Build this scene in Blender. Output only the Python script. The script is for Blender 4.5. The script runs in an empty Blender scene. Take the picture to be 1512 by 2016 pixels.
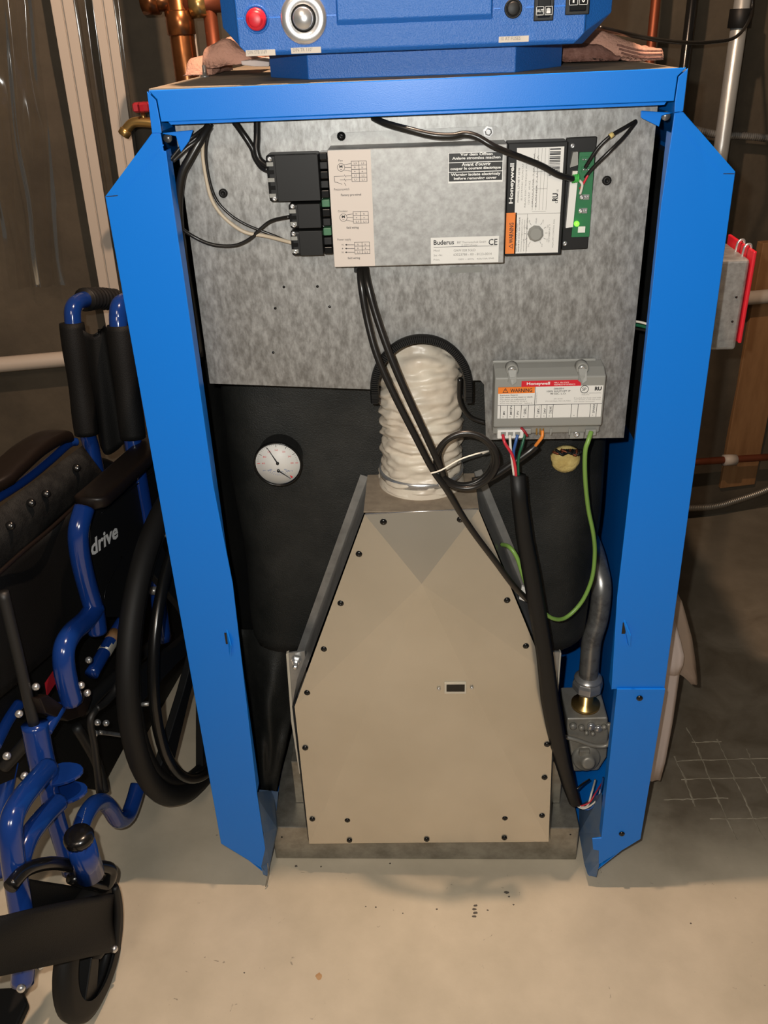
import bpy, bmesh, math, random
from mathutils import Vector, Matrix, noise
random.seed(7)
C = bpy.context.scene
COL = C.collection
V = Vector
# ------------------------------------------------------------------ camera (calibrated from the photograph's vanishing points)
F_PX = math.sqrt(958 * math.hypot(121., 3041.))
def _basis():
    n = V((121., 3041., F_PX)).normalized()
    v = -(121. * 65 + F_PX * F_PX) / 3041.
    ey = V((65., v, F_PX)).normalized()
    ez = -n
    return ey.cross(ez), ey, ez
EX, EY, EZ = _basis()
def ray(px, py):
    c = V((px - 756., py - 1008., F_PX))
    return V((EX.dot(c), EY.dot(c), EZ.dot(c)))
_a, _b = ray(290, 178), ray(1355, 130)
CAM_D = 0.60 / (_b.x / _b.y - _a.x / _a.y)
CAM = V((-(_a.x / _a.y * CAM_D + 0.3), -CAM_D, 1.41))
cd = bpy.data.cameras.new('camera'); cam = bpy.data.objects.new('camera', cd); COL.objects.link(cam)
cd.sensor_fit = 'VERTICAL'; cd.sensor_height = 36; cd.lens = F_PX / 2016 * 36; cd.clip_start = .01
cx = V((EX.x, EY.x, EZ.x)); cy = -V((EX.y, EY.y, EZ.y)); cz = -V((EX.z, EY.z, EZ.z))
cam.matrix_world = Matrix(((cx.x, cy.x, cz.x, CAM.x), (cx.y, cy.y, cz.y, CAM.y), (cx.z, cy.z, cz.z, CAM.z), (0, 0, 0, 1)))
C.camera = cam
# ------------------------------------------------------------------ world, lights, exposure
w = bpy.data.worlds.new('world'); C.world = w; w.use_nodes = True
w.node_tree.nodes['Background'].inputs[0].default_value = (1, .86, .7, 1)
w.node_tree.nodes['Background'].inputs[1].default_value = .07
def lamp(name, kind, loc, energy, color, size, target=None, **k):
    l = bpy.data.lights.new(name, kind); o = bpy.data.objects.new(name, l); COL.objects.link(o)
    l.energy = energy; l.color = color; o.location = loc
    if kind == 'AREA': l.size = size
    else: l.shadow_soft_size = size
    if target is not None: o.rotation_euler = (V(target) - V(loc)).to_track_quat('-Z', 'Y').to_euler()
    for a, b in k.items(): setattr(l, a, b)
    return o
flash_loc = CAM + cx * -.035 + cy * .03
lamp('phone_flash', 'POINT', flash_loc, 38, (1, .98, .92), .006)
lamp('bulb_over_boiler', 'POINT', (.0, -.018, 2.25), 85, (1, .69, .48), .02)
lamp('ceiling_lamp', 'AREA', (-.5, -1.9, 2.4), 12, (1, .8, .62), .5, (0, -.2, .2))
vs = C.view_settings; vs.view_transform = 'Standard'; vs.look = 'None'; vs.gamma = 1; vs.use_curve_mapping = False; vs.exposure = 0
# ------------------------------------------------------------------ projection helpers: a measured point of the photograph on a real plane
def P(px, py, Y):
    r = ray(px, py); return CAM + r * ((Y - CAM.y) / r.y)
def Z(px, py, z):
    r = ray(px, py); return CAM + r * ((z - CAM.z) / r.z)
WR = V((.99, -.139, 0)).normalized(); WF = V((-.139, -.99, 0)).normalized(); W0 = V((-.455, .34, 0))
def Wp(px, py, b):
    r = ray(px, py); t = (b - .045 - WR.dot(CAM - W0)) / WR.dot(r); return CAM + r * t
# ------------------------------------------------------------------ materials
MATS = {}
def mat(name, col, rough=.5, metal=0, var=0, vscale=8, col2=None, bump=0, bscale=60, spec=.5, emit=None, alpha=None, detail=4, lo=.35, hi=.65, rvar=0, stretch=None, coat=0):
    m = bpy.data.materials.new(name); m.use_nodes = True; nt = m.node_tree; b = nt.nodes['Principled BSDF']
    b.inputs['Base Color'].default_value = (*col, 1); b.inputs['Roughness'].default_value = rough; b.inputs['Metallic'].default_value = metal
    b.inputs['Specular IOR Level'].default_value = spec
    if coat: b.inputs['Coat Weight'].default_value = coat; b.inputs['Coat Roughness'].default_value = .08
    tc = nt.nodes.new('ShaderNodeTexCoord'); src = tc.outputs['Object']
    if stretch:
        mp = nt.nodes.new('ShaderNodeMapping'); mp.inputs['Scale'].default_value = stretch
        nt.links.new(src, mp.inputs[0]); src = mp.outputs[0]
    if col2 is not None:
        n = nt.nodes.new('ShaderNodeTexNoise'); n.inputs['Scale'].default_value = vscale; n.inputs['Detail'].default_value = detail; n.inputs['Roughness'].default_value = .65
        nt.links.new(src, n.inputs['Vector'])
        r = nt.nodes.new('ShaderNodeValToRGB'); r.color_ramp.elements[0].position = lo; r.color_ramp.elements[1].position = hi
        r.color_ramp.elements[0].color = (*col, 1); r.color_ramp.elements[1].color = (*col2, 1)
        nt.links.new(n.outputs['Fac'], r.inputs[0]); nt.links.new(r.outputs[0], b.inputs['Base Color'])
        if rvar:
            mr = nt.nodes.new('ShaderNodeMapRange'); mr.inputs['To Min'].default_value = rough - rvar; mr.inputs['To Max'].default_value = rough + rvar
            nt.links.new(n.outputs['Fac'], mr.inputs[0]); nt.links.new(mr.outputs[0], b.inputs['Roughness'])
    if bump:
        n2 = nt.nodes.new('ShaderNodeTexNoise'); n2.inputs['Scale'].default_value = bscale; n2.inputs['Detail'].default_value = 3
        nt.links.new(src, n2.inputs['Vector'])
        bp = nt.nodes.new('ShaderNodeBump'); bp.inputs['Strength'].default_value = bump; bp.inputs['Distance'].default_value = .002
        nt.links.new(n2.outputs['Fac'], bp.inputs['Height']); nt.links.new(bp.outputs[0], b.inputs['Normal'])
    if emit: b.inputs['Emission Color'].default_value = (*emit, 1); b.inputs['Emission Strength'].default_value = 1.5
    if alpha is not None: b.inputs['Alpha'].default_value = alpha
    MATS[name] = m; return m
mat('blue', (.003, .19, .74), .36, bump=.05, bscale=900, spec=.4)
mat('blue_grey', (.045, .115, .25), .5, col2=(.12, .17, .25), vscale=14)  # greyer, mottled blue for the foot gussets and the liner sheet
mat('blue_plastic', (.012, .13, .48), .42, bump=.35, bscale=700, spec=.5)
mat('galv', (.235, .23, .22), .48, .72, col2=(.44, .44, .43), vscale=120, detail=9, lo=.36, hi=.68, rvar=.08, stretch=(1.3, 1, .6))
mat('galv_fine', (.29, .285, .275), .54, .7, col2=(.42, .42, .41), vscale=90, detail=6, rvar=.06)
mat('cover', (.58, .54, .455), .27, .70, col2=(.64, .60, .515), vscale=4, detail=3)
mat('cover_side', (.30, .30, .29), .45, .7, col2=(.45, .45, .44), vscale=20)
mat('dusty', (.26, .205, .15), .9, col2=(.36, .29, .21), vscale=40, detail=6)
mat('base_metal', (.24, .225, .19), .42, .7, col2=(.42, .40, .35), vscale=22, detail=8, rvar=.12)
mat('black', (.0075, .0075, .0075), .5, spec=.35)
mat('black_gloss', (.006, .006, .006), .22)
mat('black_label', (.008, .008, .008), .5)
mat('cable', (.012, .011, .010), .3, spec=.5)
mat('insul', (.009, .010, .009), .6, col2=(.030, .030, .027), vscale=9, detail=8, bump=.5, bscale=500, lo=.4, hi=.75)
mat('duct', (.76, .69, .57), .36, col2=(.66, .57, .46), vscale=18, bump=.3, bscale=70)
mat('steel', (.70, .70, .70), .25, .8)
mat('steel_dull', (.36, .36, .35), .34, .75, col2=(.12, .115, .11), vscale=40, lo=.45, hi=.75)
mat('brass', (.55, .36, .13), .3, .9)
mat('copper', (.34, .13, .045), .28, .9, col2=(.20, .075, .028), vscale=14)
mat('copper_dull', (.20, .055, .025), .5, .7)
mat('grey_plastic', (.27, .27, .25), .45)
mat('valve', (.38, .37, .33), .45, .4, col2=(.30, .28, .24), vscale=30)
mat('white', (.74, .73, .70), .5)
mat('cream', (.62, .54, .45), .5)
mat('label_cream', (.66, .58, .52), .5)
mat('ink', (.015, .015, .018), .6)
mat('ink_grey', (.22, .21, .2), .6)
mat('ink_white', (.8, .8, .78), .6)
mat('orange', (.80, .21, .025), .5)
mat('red', (.62, .015, .03), .4)
mat('red_dark', (.32, .01, .02), .5)
mat('pcb', (.02, .16, .06), .4)
mat('green', (.06, .45, .08), .4)
mat('led', (.2, .9, .05), .4, emit=(.2, 1., .05))
mat('wire_red', (.62, .03, .05), .35)
mat('wire_white', (.72, .68, .6), .4)
mat('wire_blue', (.03, .10, .33), .4)
mat('wire_green', (.01, .10, .05), .4)
mat('wire_yg', (.20, .37, .075), .38)
mat('wire_orange', (.82, .26, .04), .4)
mat('wire_tan', (.52, .44, .33), .45)
mat('wool', (.52, .38, .13), .95, col2=(.66, .52, .2), vscale=60, bump=.8, bscale=150)
mat('wall', (.036, .028, .018), .8, col2=(.098, .078, .052), vscale=3.2, detail=12, bump=.5, bscale=40, lo=.3, hi=.72)
mat('wood', (.19, .092, .034), .65, col2=(.26, .135, .055), vscale=5, stretch=(6, 6, 1), detail=8)
mat('pole', (.56, .58, .57), .36, .6, col2=(.44, .45, .44), vscale=12, stretch=(4, 4, .6), bump=.1, bscale=70)
mat('flex', (.30, .28, .24), .4, .8)
mat('towel', (.52, .28, .20), .95, col2=(.56, .30, .22), vscale=30, bump=1., bscale=260)
mat('towel_dark', (.16, .07, .05), .95, col2=(.26, .13, .10), vscale=90, bump=1., bscale=200)  # darker copy of the towel, shade of the lower fold put into the colour
mat('paper', (.66, .56, .52), .7)
mat('pvc', (.44, .38, .32), .5)
mat('chair_blue', (.006, .034, .19), .16, spec=.6, coat=.3)
mat('chair_fabric', (.0048, .0048, .0048), .62, bump=.3, bscale=600, spec=.25)
mat('chair_seat', (.010, .010, .010), .7, col2=(.021, .021, .020), vscale=60, bump=.6, bscale=400, spec=.2)
mat('arm_pad', (.0105, .007, .0055), .38, spec=.3)
mat('tyre', (.009, .0085, .008), .6, spec=.3)
mat('rubber', (.01, .01, .01), .5)
mat('beige_rubber', (.6, .55, .45), .6)
def clear(name, rough, fac):
    m = bpy.data.materials.new(name); m.use_nodes = True; nt = m.node_tree; nt.nodes.clear()
    o = nt.nodes.new('ShaderNodeOutputMaterial'); t = nt.nodes.new('ShaderNodeBsdfTransparent'); g = nt.nodes.new('ShaderNodeBsdfGlossy'); x = nt.nodes.new('ShaderNodeMixShader')
    g.inputs['Roughness'].default_value = rough; t.inputs[0].default_value = (.93, .93, .92, 1)
    f = nt.nodes.new('ShaderNodeFresnel'); f.inputs[0].default_value = 1.45
    mm = nt.nodes.new('ShaderNodeMath'); mm.operation = 'MULTIPLY'; mm.inputs[1].default_value = fac
    nt.links.new(f.outputs[0], mm.inputs[0]); nt.links.new(mm.outputs[0], x.inputs[0]); nt.links.new(t.outputs[0], x.inputs[1]); nt.links.new(g.outputs[0], x.inputs[2]); nt.links.new(x.outputs[0], o.inputs[0])
    MATS[name] = m; return m
clear('clear_film', .12, 1.)
# floor: painted concrete, with the dark patch left by old tiles as a stain of its own
def floor_mat():
    m = bpy.data.materials.new('floor_paint'); m.use_nodes = True; nt = m.node_tree; N = nt.nodes; L = nt.links; b = N['Principled BSDF']
    tc = N.new('ShaderNodeTexCoord')
    def noi(s, d, dist=0):
        n = N.new('ShaderNodeTexNoise'); n.inputs['Scale'].default_value = s; n.inputs['Detail'].default_value = d; n.inputs['Distortion'].default_value = dist
        n.inputs['Roughness'].default_value = .6; L.new(tc.outputs['Object'], n.inputs['Vector']); return n.outputs['Fac']
    def ramp(f, p0, c0, p1, c1):
        r = N.new('ShaderNodeValToRGB'); r.color_ramp.elements[0].position = p0; r.color_ramp.elements[1].position = p1
        r.color_ramp.elements[0].color = (*c0, 1); r.color_ramp.elements[1].color = (*c1, 1); L.new(f, r.inputs[0]); return r.outputs[0]
    def mix(f, a, c):
        x = N.new('ShaderNodeMix'); x.data_type = 'RGBA'; L.new(f, x.inputs[0]); L.new(a, x.inputs[6]); L.new(c, x.inputs[7]); return x.outputs[2]
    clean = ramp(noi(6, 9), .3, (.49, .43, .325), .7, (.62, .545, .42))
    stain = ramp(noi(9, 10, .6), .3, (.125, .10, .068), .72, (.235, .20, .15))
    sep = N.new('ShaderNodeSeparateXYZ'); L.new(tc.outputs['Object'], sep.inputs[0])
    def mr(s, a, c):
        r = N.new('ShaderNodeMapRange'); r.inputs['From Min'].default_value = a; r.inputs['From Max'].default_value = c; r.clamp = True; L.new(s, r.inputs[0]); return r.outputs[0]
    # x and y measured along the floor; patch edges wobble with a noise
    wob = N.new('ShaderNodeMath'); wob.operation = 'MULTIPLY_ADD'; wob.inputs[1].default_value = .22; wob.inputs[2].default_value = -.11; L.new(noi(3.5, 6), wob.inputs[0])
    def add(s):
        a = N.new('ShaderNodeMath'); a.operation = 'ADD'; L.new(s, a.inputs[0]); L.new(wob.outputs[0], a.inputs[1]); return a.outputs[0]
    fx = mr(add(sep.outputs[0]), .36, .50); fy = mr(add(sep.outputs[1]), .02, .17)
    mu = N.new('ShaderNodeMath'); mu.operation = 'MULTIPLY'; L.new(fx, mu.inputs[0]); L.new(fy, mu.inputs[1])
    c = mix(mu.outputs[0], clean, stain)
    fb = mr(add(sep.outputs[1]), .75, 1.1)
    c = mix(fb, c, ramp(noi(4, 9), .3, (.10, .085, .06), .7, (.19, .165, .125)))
    spots = ramp(noi(38, 4, 1.2), .70, (0, 0, 0), .73, (1, 1, 1))
    sp = N.new('ShaderNodeMath'); sp.operation = 'MULTIPLY'; sp.inputs[1].default_value = .55
    L.new(spots, sp.inputs[0])
    dk = N.new('ShaderNodeRGB'); dk.outputs[0].default_value = (.12, .10, .08, 1)
    c = mix(sp.outputs[0], c, dk.outputs[0])
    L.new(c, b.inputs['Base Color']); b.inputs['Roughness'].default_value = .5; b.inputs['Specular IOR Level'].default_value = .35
    bp = N.new('ShaderNodeBump'); bp.inputs['Strength'].default_value = .15; bp.inputs['Distance'].default_value = .004; L.new(noi(30, 6), bp.inputs['Height']); L.new(bp.outputs[0], b.inputs['Normal'])
    MATS['floor'] = m
floor_mat()
# ------------------------------------------------------------------ mesh builder
_txt = {}
def text_mesh(s, weight):
    k = (s, weight)
    if k in _txt: return _txt[k]
    cu = bpy.data.curves.new('t', 'FONT'); cu.body = s; cu.size = 1; cu.resolution_u = 2; cu.offset = weight; cu.fill_mode = 'FRONT'
    o = bpy.data.objects.new('t', cu); COL.objects.link(o)
    me = o.to_mesh()
    vs_ = [tuple(v.co) for v in me.vertices]; fs = [tuple(p.vertices) for p in me.polygons]
    o.to_mesh_clear(); bpy.data.objects.remove(o); bpy.data.curves.remove(cu)
    _txt[k] = (vs_, fs); return _txt[k]
def catmull(pts, n=6, closed=False):
    pts = [V(p) for p in pts]; out = []; m = len(pts)
    if m < 3 and not closed: return pts
    rng = range(m if closed else m - 1)
    for i in rng:
        if closed: a, b, c, d = pts[i - 1], pts[i], pts[(i + 1) % m], pts[(i + 2) % m]
        else: a, b, c, d = pts[max(i - 1, 0)], pts[i], pts[i + 1], pts[min(i + 2, m - 1)]
        for j in range(n):
            t = j / n
            out.append(.5 * ((2 * b) + (-a + c) * t + (2 * a - 5 * b + 4 * c - d) * t * t + (-a + 3 * b - 3 * c + d) * t ** 3))
    if not closed: out.append(pts[-1])
    return out
class MB:
    def __init__(s): s.v = []; s.f = []; s.m = []; s.sm = []; s.mats = []
    def mi(s, m):
        if m not in s.mats: s.mats.append(m)
        return s.mats.index(m)
    def add(s, vs_, fs, m, smooth=False):
        o = len(s.v); s.v += [V(p) for p in vs_]; k = s.mi(m)
        for f in fs: s.f.append(tuple(o + i for i in f)); s.m.append(k); s.sm.append(smooth)
        return s
    def box(s, a, b, m):
        x0, y0, z0 = (min(a[i], b[i]) for i in range(3)); x1, y1, z1 = (max(a[i], b[i]) for i in range(3))
        return s.add([(x0, y0, z0), (x1, y0, z0), (x1, y1, z0), (x0, y1, z0), (x0, y0, z1), (x1, y0, z1), (x1, y1, z1), (x0, y1, z1)],
              [(0, 3, 2, 1), (4, 5, 6, 7), (0, 1, 5, 4), (1, 2, 6, 5), (2, 3, 7, 6), (3, 0, 4, 7)], m)
    def loft(s, rings, m, cap=True, smooth=False, closed_ring=True):
        n = len(rings[0]); vs_ = [p for r in rings for p in r]; fs = []
        for i in range(len(rings) - 1):
            for j in range(n if closed_ring else n - 1):
                k = (j + 1) % n; fs.append((i * n + j, i * n + k, (i + 1) * n + k, (i + 1) * n + j))
        if cap: fs.append(tuple(range(n))[::-1]); fs.append(tuple((len(rings) - 1) * n + j for j in range(n)))
        return s.add(vs_, fs, m, smooth)
    def prism(s, pts, Y, d, m):                                   # a polygon of the photograph standing on plane Y, thickness d backwards
        A = [P(x, y, Y) for x, y in pts]
        return s.loft([A, [p + V((0, d, 0)) for p in A]], m)
    def prism3(s, pts, off, m):
        A = [V(p) for p in pts]; return s.loft([A, [p + V(off) for p in A]], m)
    def tube(s, pts, r, m, n=10, sub=5, cap=True, closed=False, smooth=True):
        path = catmull(pts, sub, closed) if sub > 1 else [V(p) for p in pts]
        N = len(path); T = []
        for i in range(N):
            if closed: t = path[(i + 1) % N] - path[i - 1]
            else: t = path[min(i + 1, N - 1)] - path[max(i - 1, 0)]
            T.append(t.normalized() if t.length > 1e-9 else V((0, 0, 1)))
        u = T[0].orthogonal().normalized(); rings = []
        for i in range(N):
            u = (u - T[i] * u.dot(T[i])).normalized(); w_ = T[i].cross(u)
            rr = r(i / (N - 1)) if callable(r) else r
            rings.append([path[i] + (u * math.cos(a) + w_ * math.sin(a)) * rr for a in (2 * math.pi * k / n for k in range(n))])
        if closed: rings.append(rings[0]); cap = False
        return s.loft(rings, m, cap, smooth)
    def lathe(s, o, ax, prof, m, n=20, smooth=True, cap=True):    # prof: (distance along axis, radius)
        o = V(o); ax = V(ax).normalized(); u = ax.orthogonal().normalized(); w_ = ax.cross(u)
        rings = [[o + ax * h + (u * math.cos(a) + w_ * math.sin(a)) * max(r, 1e-5) for a in (2 * math.pi * k / n for k in range(n))] for h, r in prof]
        return s.loft(rings, m, cap, smooth)
    def torus(s, o, ax, R, r, m, n=48, k=10, arc=None):
        o = V(o); ax = V(ax).normalized(); u = ax.orthogonal().normalized(); w_ = ax.cross(u)
        pts = [o + (u * math.cos(2 * math.pi * i / n) + w_ * math.sin(2 * math.pi * i / n)) * R for i in range(n)]
        return s.tube(pts, r, m, n=k, sub=1, closed=True)
    def text(s, t, org, ux, uz, wid, hei, m, weight=0.0, nrm=None):   # fits the string into wid x hei starting at org
        vs_, fs = text_mesh(t, weight)
        if not vs_: return s
        x0 = min(v[0] for v in vs_); x1 = max(v[0] for v in vs_); y0 = min(v[1] for v in vs_); y1 = max(v[1] for v in vs_)
        sx = wid / (x1 - x0); sy = hei / (y1 - y0); org = V(org); ux = V(ux); uz = V(uz)
        return s.add([org + ux * ((v[0] - x0) * sx) + uz * ((v[1] - y0) * sy) for v in vs_], fs, m)
    def ptext(s, t, x0, y1, x1, hpx, Y, m, weight=0.0, rot=False):   # px box: left x0, bottom y1, right x1, height hpx
        a = P(x0, y1, Y); 
        if not rot:
            b = P(x1, y1, Y); h = (P(x0, y1 - hpx, Y) - a).z
            return s.text(t, a, (1, 0, 0), (0, 0, 1), b.x - a.x, h, m, weight)
        # reads upwards: bottom right corner (x1,y1) is the text's lower-right; length hpx, cap height x1-x0
        c = P(x1, y1, Y); wdt = abs(c.x - a.x); L_ = (P(x1, y1 - hpx, Y) - c).z
        return s.text(t, c, (0, 0, 1), (-1, 0, 0), L_, wdt, m, weight)
    def rect(s, x0, y0, x1, y1, Y, m, d=.0006):                     # a world-aligned thin plate from a pixel box (front face at Y)
        a = P((x0 + x1) / 2, (y0 + y1) / 2, Y); L_ = P(x0, (y0 + y1) / 2, Y).x; R_ = P(x1, (y0 + y1) / 2, Y).x
        T_ = P((x0 + x1) / 2, y0, Y).z; B_ = P((x0 + x1) / 2, y1, Y).z
        return s.box((L_, Y, B_), (R_, Y + d, T_), m)
    def pline(s, x0, y0, x1, y1, Y, m, wpx=1.1):
        a = P(x0, y0, Y); b = P(x1, y1, Y); k = abs(P(x0 + wpx, y0, Y).x - a.x) / 2
        d = (b - a).normalized(); q = V((-d.z, 0, d.x)) * k
        return s.add([a - q, b - q, b + q, a + q], [(0, 1, 2, 3)], m)
    def circ(s, x, y, rpx, Y, m, wpx=1.0, n=20):
        c = P(x, y, Y); R = abs(P(x + rpx, y, Y).x - c.x); k = abs(P(x + wpx, y, Y).x - c.x) / 2
        A = [c + V((math.cos(a), 0, math.sin(a))) * (R - k) for a in (2 * math.pi * i / n for i in range(n))]
        B = [c + V((math.cos(a), 0, math.sin(a))) * (R + k) for a in (2 * math.pi * i / n for i in range(n))]
        return s.loft([A, B], m, cap=False)
    def build(s, name, parent=None, label=None, bevel=0, stuff=False, seg=2, origin=None):
        me = bpy.data.meshes.new(name)
        if parent is not None: base = root_of(parent)
        else: base = V(origin) if origin is not None else V((0, 0, 0))
        me.from_pydata([tuple(v - base) for v in s.v], [], s.f)
        me.polygons.foreach_set('material_index', s.m); me.polygons.foreach_set('use_smooth', s.sm)
        for m in s.mats: me.materials.append(MATS[m])
        me.update()
        bm = bmesh.new(); bm.from_mesh(me); bmesh.ops.recalc_face_normals(bm, faces=[f for f in bm.faces if True]); bm.to_mesh(me); bm.free()
        o = bpy.data.objects.new(name, me); COL.objects.link(o)
        if parent is not None: o.parent = parent
        else: o.location = base
        if label: o['label'] = label
        if stuff: o['kind'] = 'stuff'
        if bevel:
            b = o.modifiers.new('bevel', 'BEVEL'); b.width = bevel; b.segments = seg; b.limit_method = 'ANGLE'; b.angle_limit = .6
        return o
ROOTS = {}
def root_of(o):
    while o.parent is not None: o = o.parent
    return V(o.location)
def thing(name, label, cat, loc, group=None):
    o = bpy.data.objects.new(name, None); COL.objects.link(o); o.empty_display_size = .05
    o.location = loc; o['label'] = label; o['category'] = cat
    if group: o['group'] = group
    return o
def tag(o, label, cat, group=None):
    o['label'] = label; o['category'] = cat
    if group: o['group'] = group
    return o
def place(name, src, at, parent, label=None):                      # a copy of a small part (its mesh is local) at a point
    o = src.copy(); o.name = name; COL.objects.link(o); o.parent = parent; o.location = V(at) - root_of(parent)
    if label: o['label'] = label
    return o
def proto(mb, name):
    me = bpy.data.meshes.new(name); me.from_pydata([tuple(v) for v in mb.v], [], mb.f)
    me.polygons.foreach_set('material_index', mb.m); me.polygons.foreach_set('use_smooth', mb.sm)
    for m in mb.mats: me.materials.append(MATS[m])
    bm = bmesh.new(); bm.from_mesh(me); bmesh.ops.recalc_face_normals(bm, faces=bm.faces[:]); bm.to_mesh(me); bm.free()
    return bpy.data.objects.new(name, me)
screw_black = proto(MB().lathe((0, 0, 0), (0, -1, 0), [(0, .0052), (.0015, .0053), (.003, .004), (.0038, .0018), (.0038, .0012), (.0028, .0010)], 'black_gloss', 12), 'screw')
screw_steel = proto(MB().lathe((0, 0, 0), (0, -1, 0), [(0, .0044), (.002, .0044), (.003, .003), (.003, .0015), (.0018, .001)], 'steel', 12), 'screw')
screw_tiny = proto(MB().lathe((0, 0, 0), (0, -1, 0), [(0, .0030), (.0012, .0030), (.002, .002), (.002, .001), (.001, .0006)], 'steel', 10), 'screw')
screw_hex = proto(MB().lathe((0, 0, 0), (0, -1, 0), [(0, .0065), (.001, .0065), (.001, .0045), (.0045, .0045), (.005, .003)], 'steel', 6, smooth=False), 'screw')
plug = proto(MB().lathe((0, 0, 0), (0, -1, 0), [(0, .0055), (.003, .0055), (.0045, .004), (.0045, .0025), (.003, .0022)], 'black', 16), 'plug')
hole = proto(MB().lathe((0, 0, 0), (0, -1, 0), [(0, .0018), (.0003, .0018)], 'black_gloss', 12), 'hole')

# ================================================================== SETTING
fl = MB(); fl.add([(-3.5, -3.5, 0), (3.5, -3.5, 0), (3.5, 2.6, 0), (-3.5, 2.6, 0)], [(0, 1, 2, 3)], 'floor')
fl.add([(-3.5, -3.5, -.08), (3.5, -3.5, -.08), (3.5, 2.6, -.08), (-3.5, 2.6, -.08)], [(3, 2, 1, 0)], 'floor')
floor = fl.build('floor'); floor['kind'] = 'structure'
# adhesive ridges left by old tiles
mat('adhesive', (.42, .37, .28), .8, col2=(.20, .17, .12), vscale=45, detail=6, lo=.3, hi=.7)
def z0(x, y): return Z(1020 + x / 3.073, 1250 + y / 3.073, 0)
for ln in ([(1020, 560), (1070, 650), (1115, 755), (1160, 870), (1210, 990), (1265, 1115), (1320, 1240)], [(1205, 630), (1262, 755), (1310, 870), (1370, 990), (1425, 1115), (1495, 1240)],
           [(1385, 690), (1410, 755), (1470, 870), (1530, 990)], [(945, 735), (1010, 870), (1050, 985), (1070, 1040)], [(1050, 650), (1230, 645)], [(960, 762), (1262, 752), (1530, 748)],
           [(985, 872), (1310, 866), (1500, 862)], [(880, 998), (1050, 992), (1270, 986)], [(1160, 1114), (1420, 1108), (1530, 1106)]):
    pts = [z0(*p) for p in ln]; wdt = .0034; rings = []
    dirv = (pts[-1] - pts[0]).normalized(); q = V((-dirv.y, dirv.x, 0)); seg = []
    for a, b in zip(pts, pts[1:]):
        for k in range(6): seg.append(a.lerp(b, k / 6))
    seg.append(pts[-1])
    m_ = MB()
    for p in seg:
        j = wdt * random.uniform(.35, 1.1); e = q * random.uniform(-.0012, .0012)
        rings.append([p + e - q * j + V((0, 0, -.0005)), p + e + V((0, 0, .0009)), p + e + q * j + V((0, 0, -.0005))])
    m_.loft(rings, 'adhesive', cap=False, closed_ring=False); m_.build('adhesive_ridge', floor)
# round rust mark and dark scuffs on the painted floor
mat('rust_mark', (.42, .24, .11), .7, col2=(.48, .31, .16), vscale=60); mat('scuff', (.10, .085, .07), .8)
for (x, y, rp, mt) in ((628, 1922, 8, 'rust_mark'), (936, 1783, 3.4, 'scuff'), (934, 1790, 3.2, 'scuff'), (936, 1797, 3.6, 'scuff'), (934, 1804, 3.4, 'scuff'), (997, 1757, 3.6, 'scuff'), (1002, 1765, 2.4, 'scuff'), (1011, 1781, 2.2, 'scuff'), (860, 1790, 2.2, 'scuff'), (740, 1786, 2., 'scuff'), (720, 1785, 1.6, 'scuff'), (960, 1792, 2.2, 'scuff'), (793, 1798, 1.6, 'scuff'), (1360, 1818, 2., 'scuff'), (583, 1705, 3., 'scuff'), (768, 1700, 2.2, 'scuff'), (632, 1706, 2., 'scuff'), (481, 1915, 1.8, 'scuff')):
    c_ = Z(x, y, 0); r_ = (Z(x + rp, y, 0) - c_).length; m_ = MB(); n_ = 12
    rg = [V((math.cos(2 * math.pi * k / n_) * r_ * random.uniform(.75, 1.15) * (1.5 if mt == 'scuff' and rp > 3 else 1), math.sin(2 * math.pi * k / n_) * r_ * random.uniform(.6, 1.1), 0)) for k in range(n_)]
    m_.loft([[c_ + q_ + V((0, 0, -.0002)) for q_ in rg], [c_ + q_ * .92 + V((0, 0, .0003)) for q_ in rg]], mt); m_.build('floor_mark', floor)
# back wall
zc = .715
wl_ = Z(10, 706, zc); wr_ = Z(1495, 575, zc); wd = (wr_ - wl_).normalized(); wn = V((wd.y, -wd.x, 0))       # wn points to the room
wbase = wl_ - wn * .03
def WL(px, py, out=0.):
    r = ray(px, py); o = wbase + wn * out; return CAM + r * ((o - CAM).dot(wn) / r.dot(wn))
wm = MB()
for z1, z2, t in ((0, .69, .035), (.69, 2.5, 0.)):
    a = wbase - wd * 2.5 + wn * t; b = wbase + wd * 5 + wn * t; nx = 60; nz = max(4, int((z2 - z1) * 12)); vs_ = []; fs = []
    for i in range(nx + 1):
        for k in range(nz + 1):
            p = a.lerp(b, i / nx); z = z1 + (z2 - z1) * k / nz
            vs_.append(V((p.x, p.y, z)) + wn * (noise.noise(V((i * .35, k * .45, z1 * 9))) * .012 if 0 < k < nz else 0))
    for i in range(nx):
        for k in range(nz): q = i * (nz + 1) + k; fs.append((q, q + nz + 1, q + nz + 2, q + 1))
    wm.add(vs_, fs, 'wall', True)
wm.build('wall_back')['kind'] = 'structure'
def wpt(p, z): return V((p.x, p.y, z))
# ledge pipe along the wall
lp = MB(); a = wl_ - wd * 1.2; b = wl_ + wd * 3.6
lp.tube([a + (b - a) * (i / 6) + wn * .045 for i in range(7)], .019, 'pvc', n=12, sub=2)
tag(lp.build('horizontal_pipe'), 'long cream plastic pipe running level along the dark back wall', 'pipe')

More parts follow.
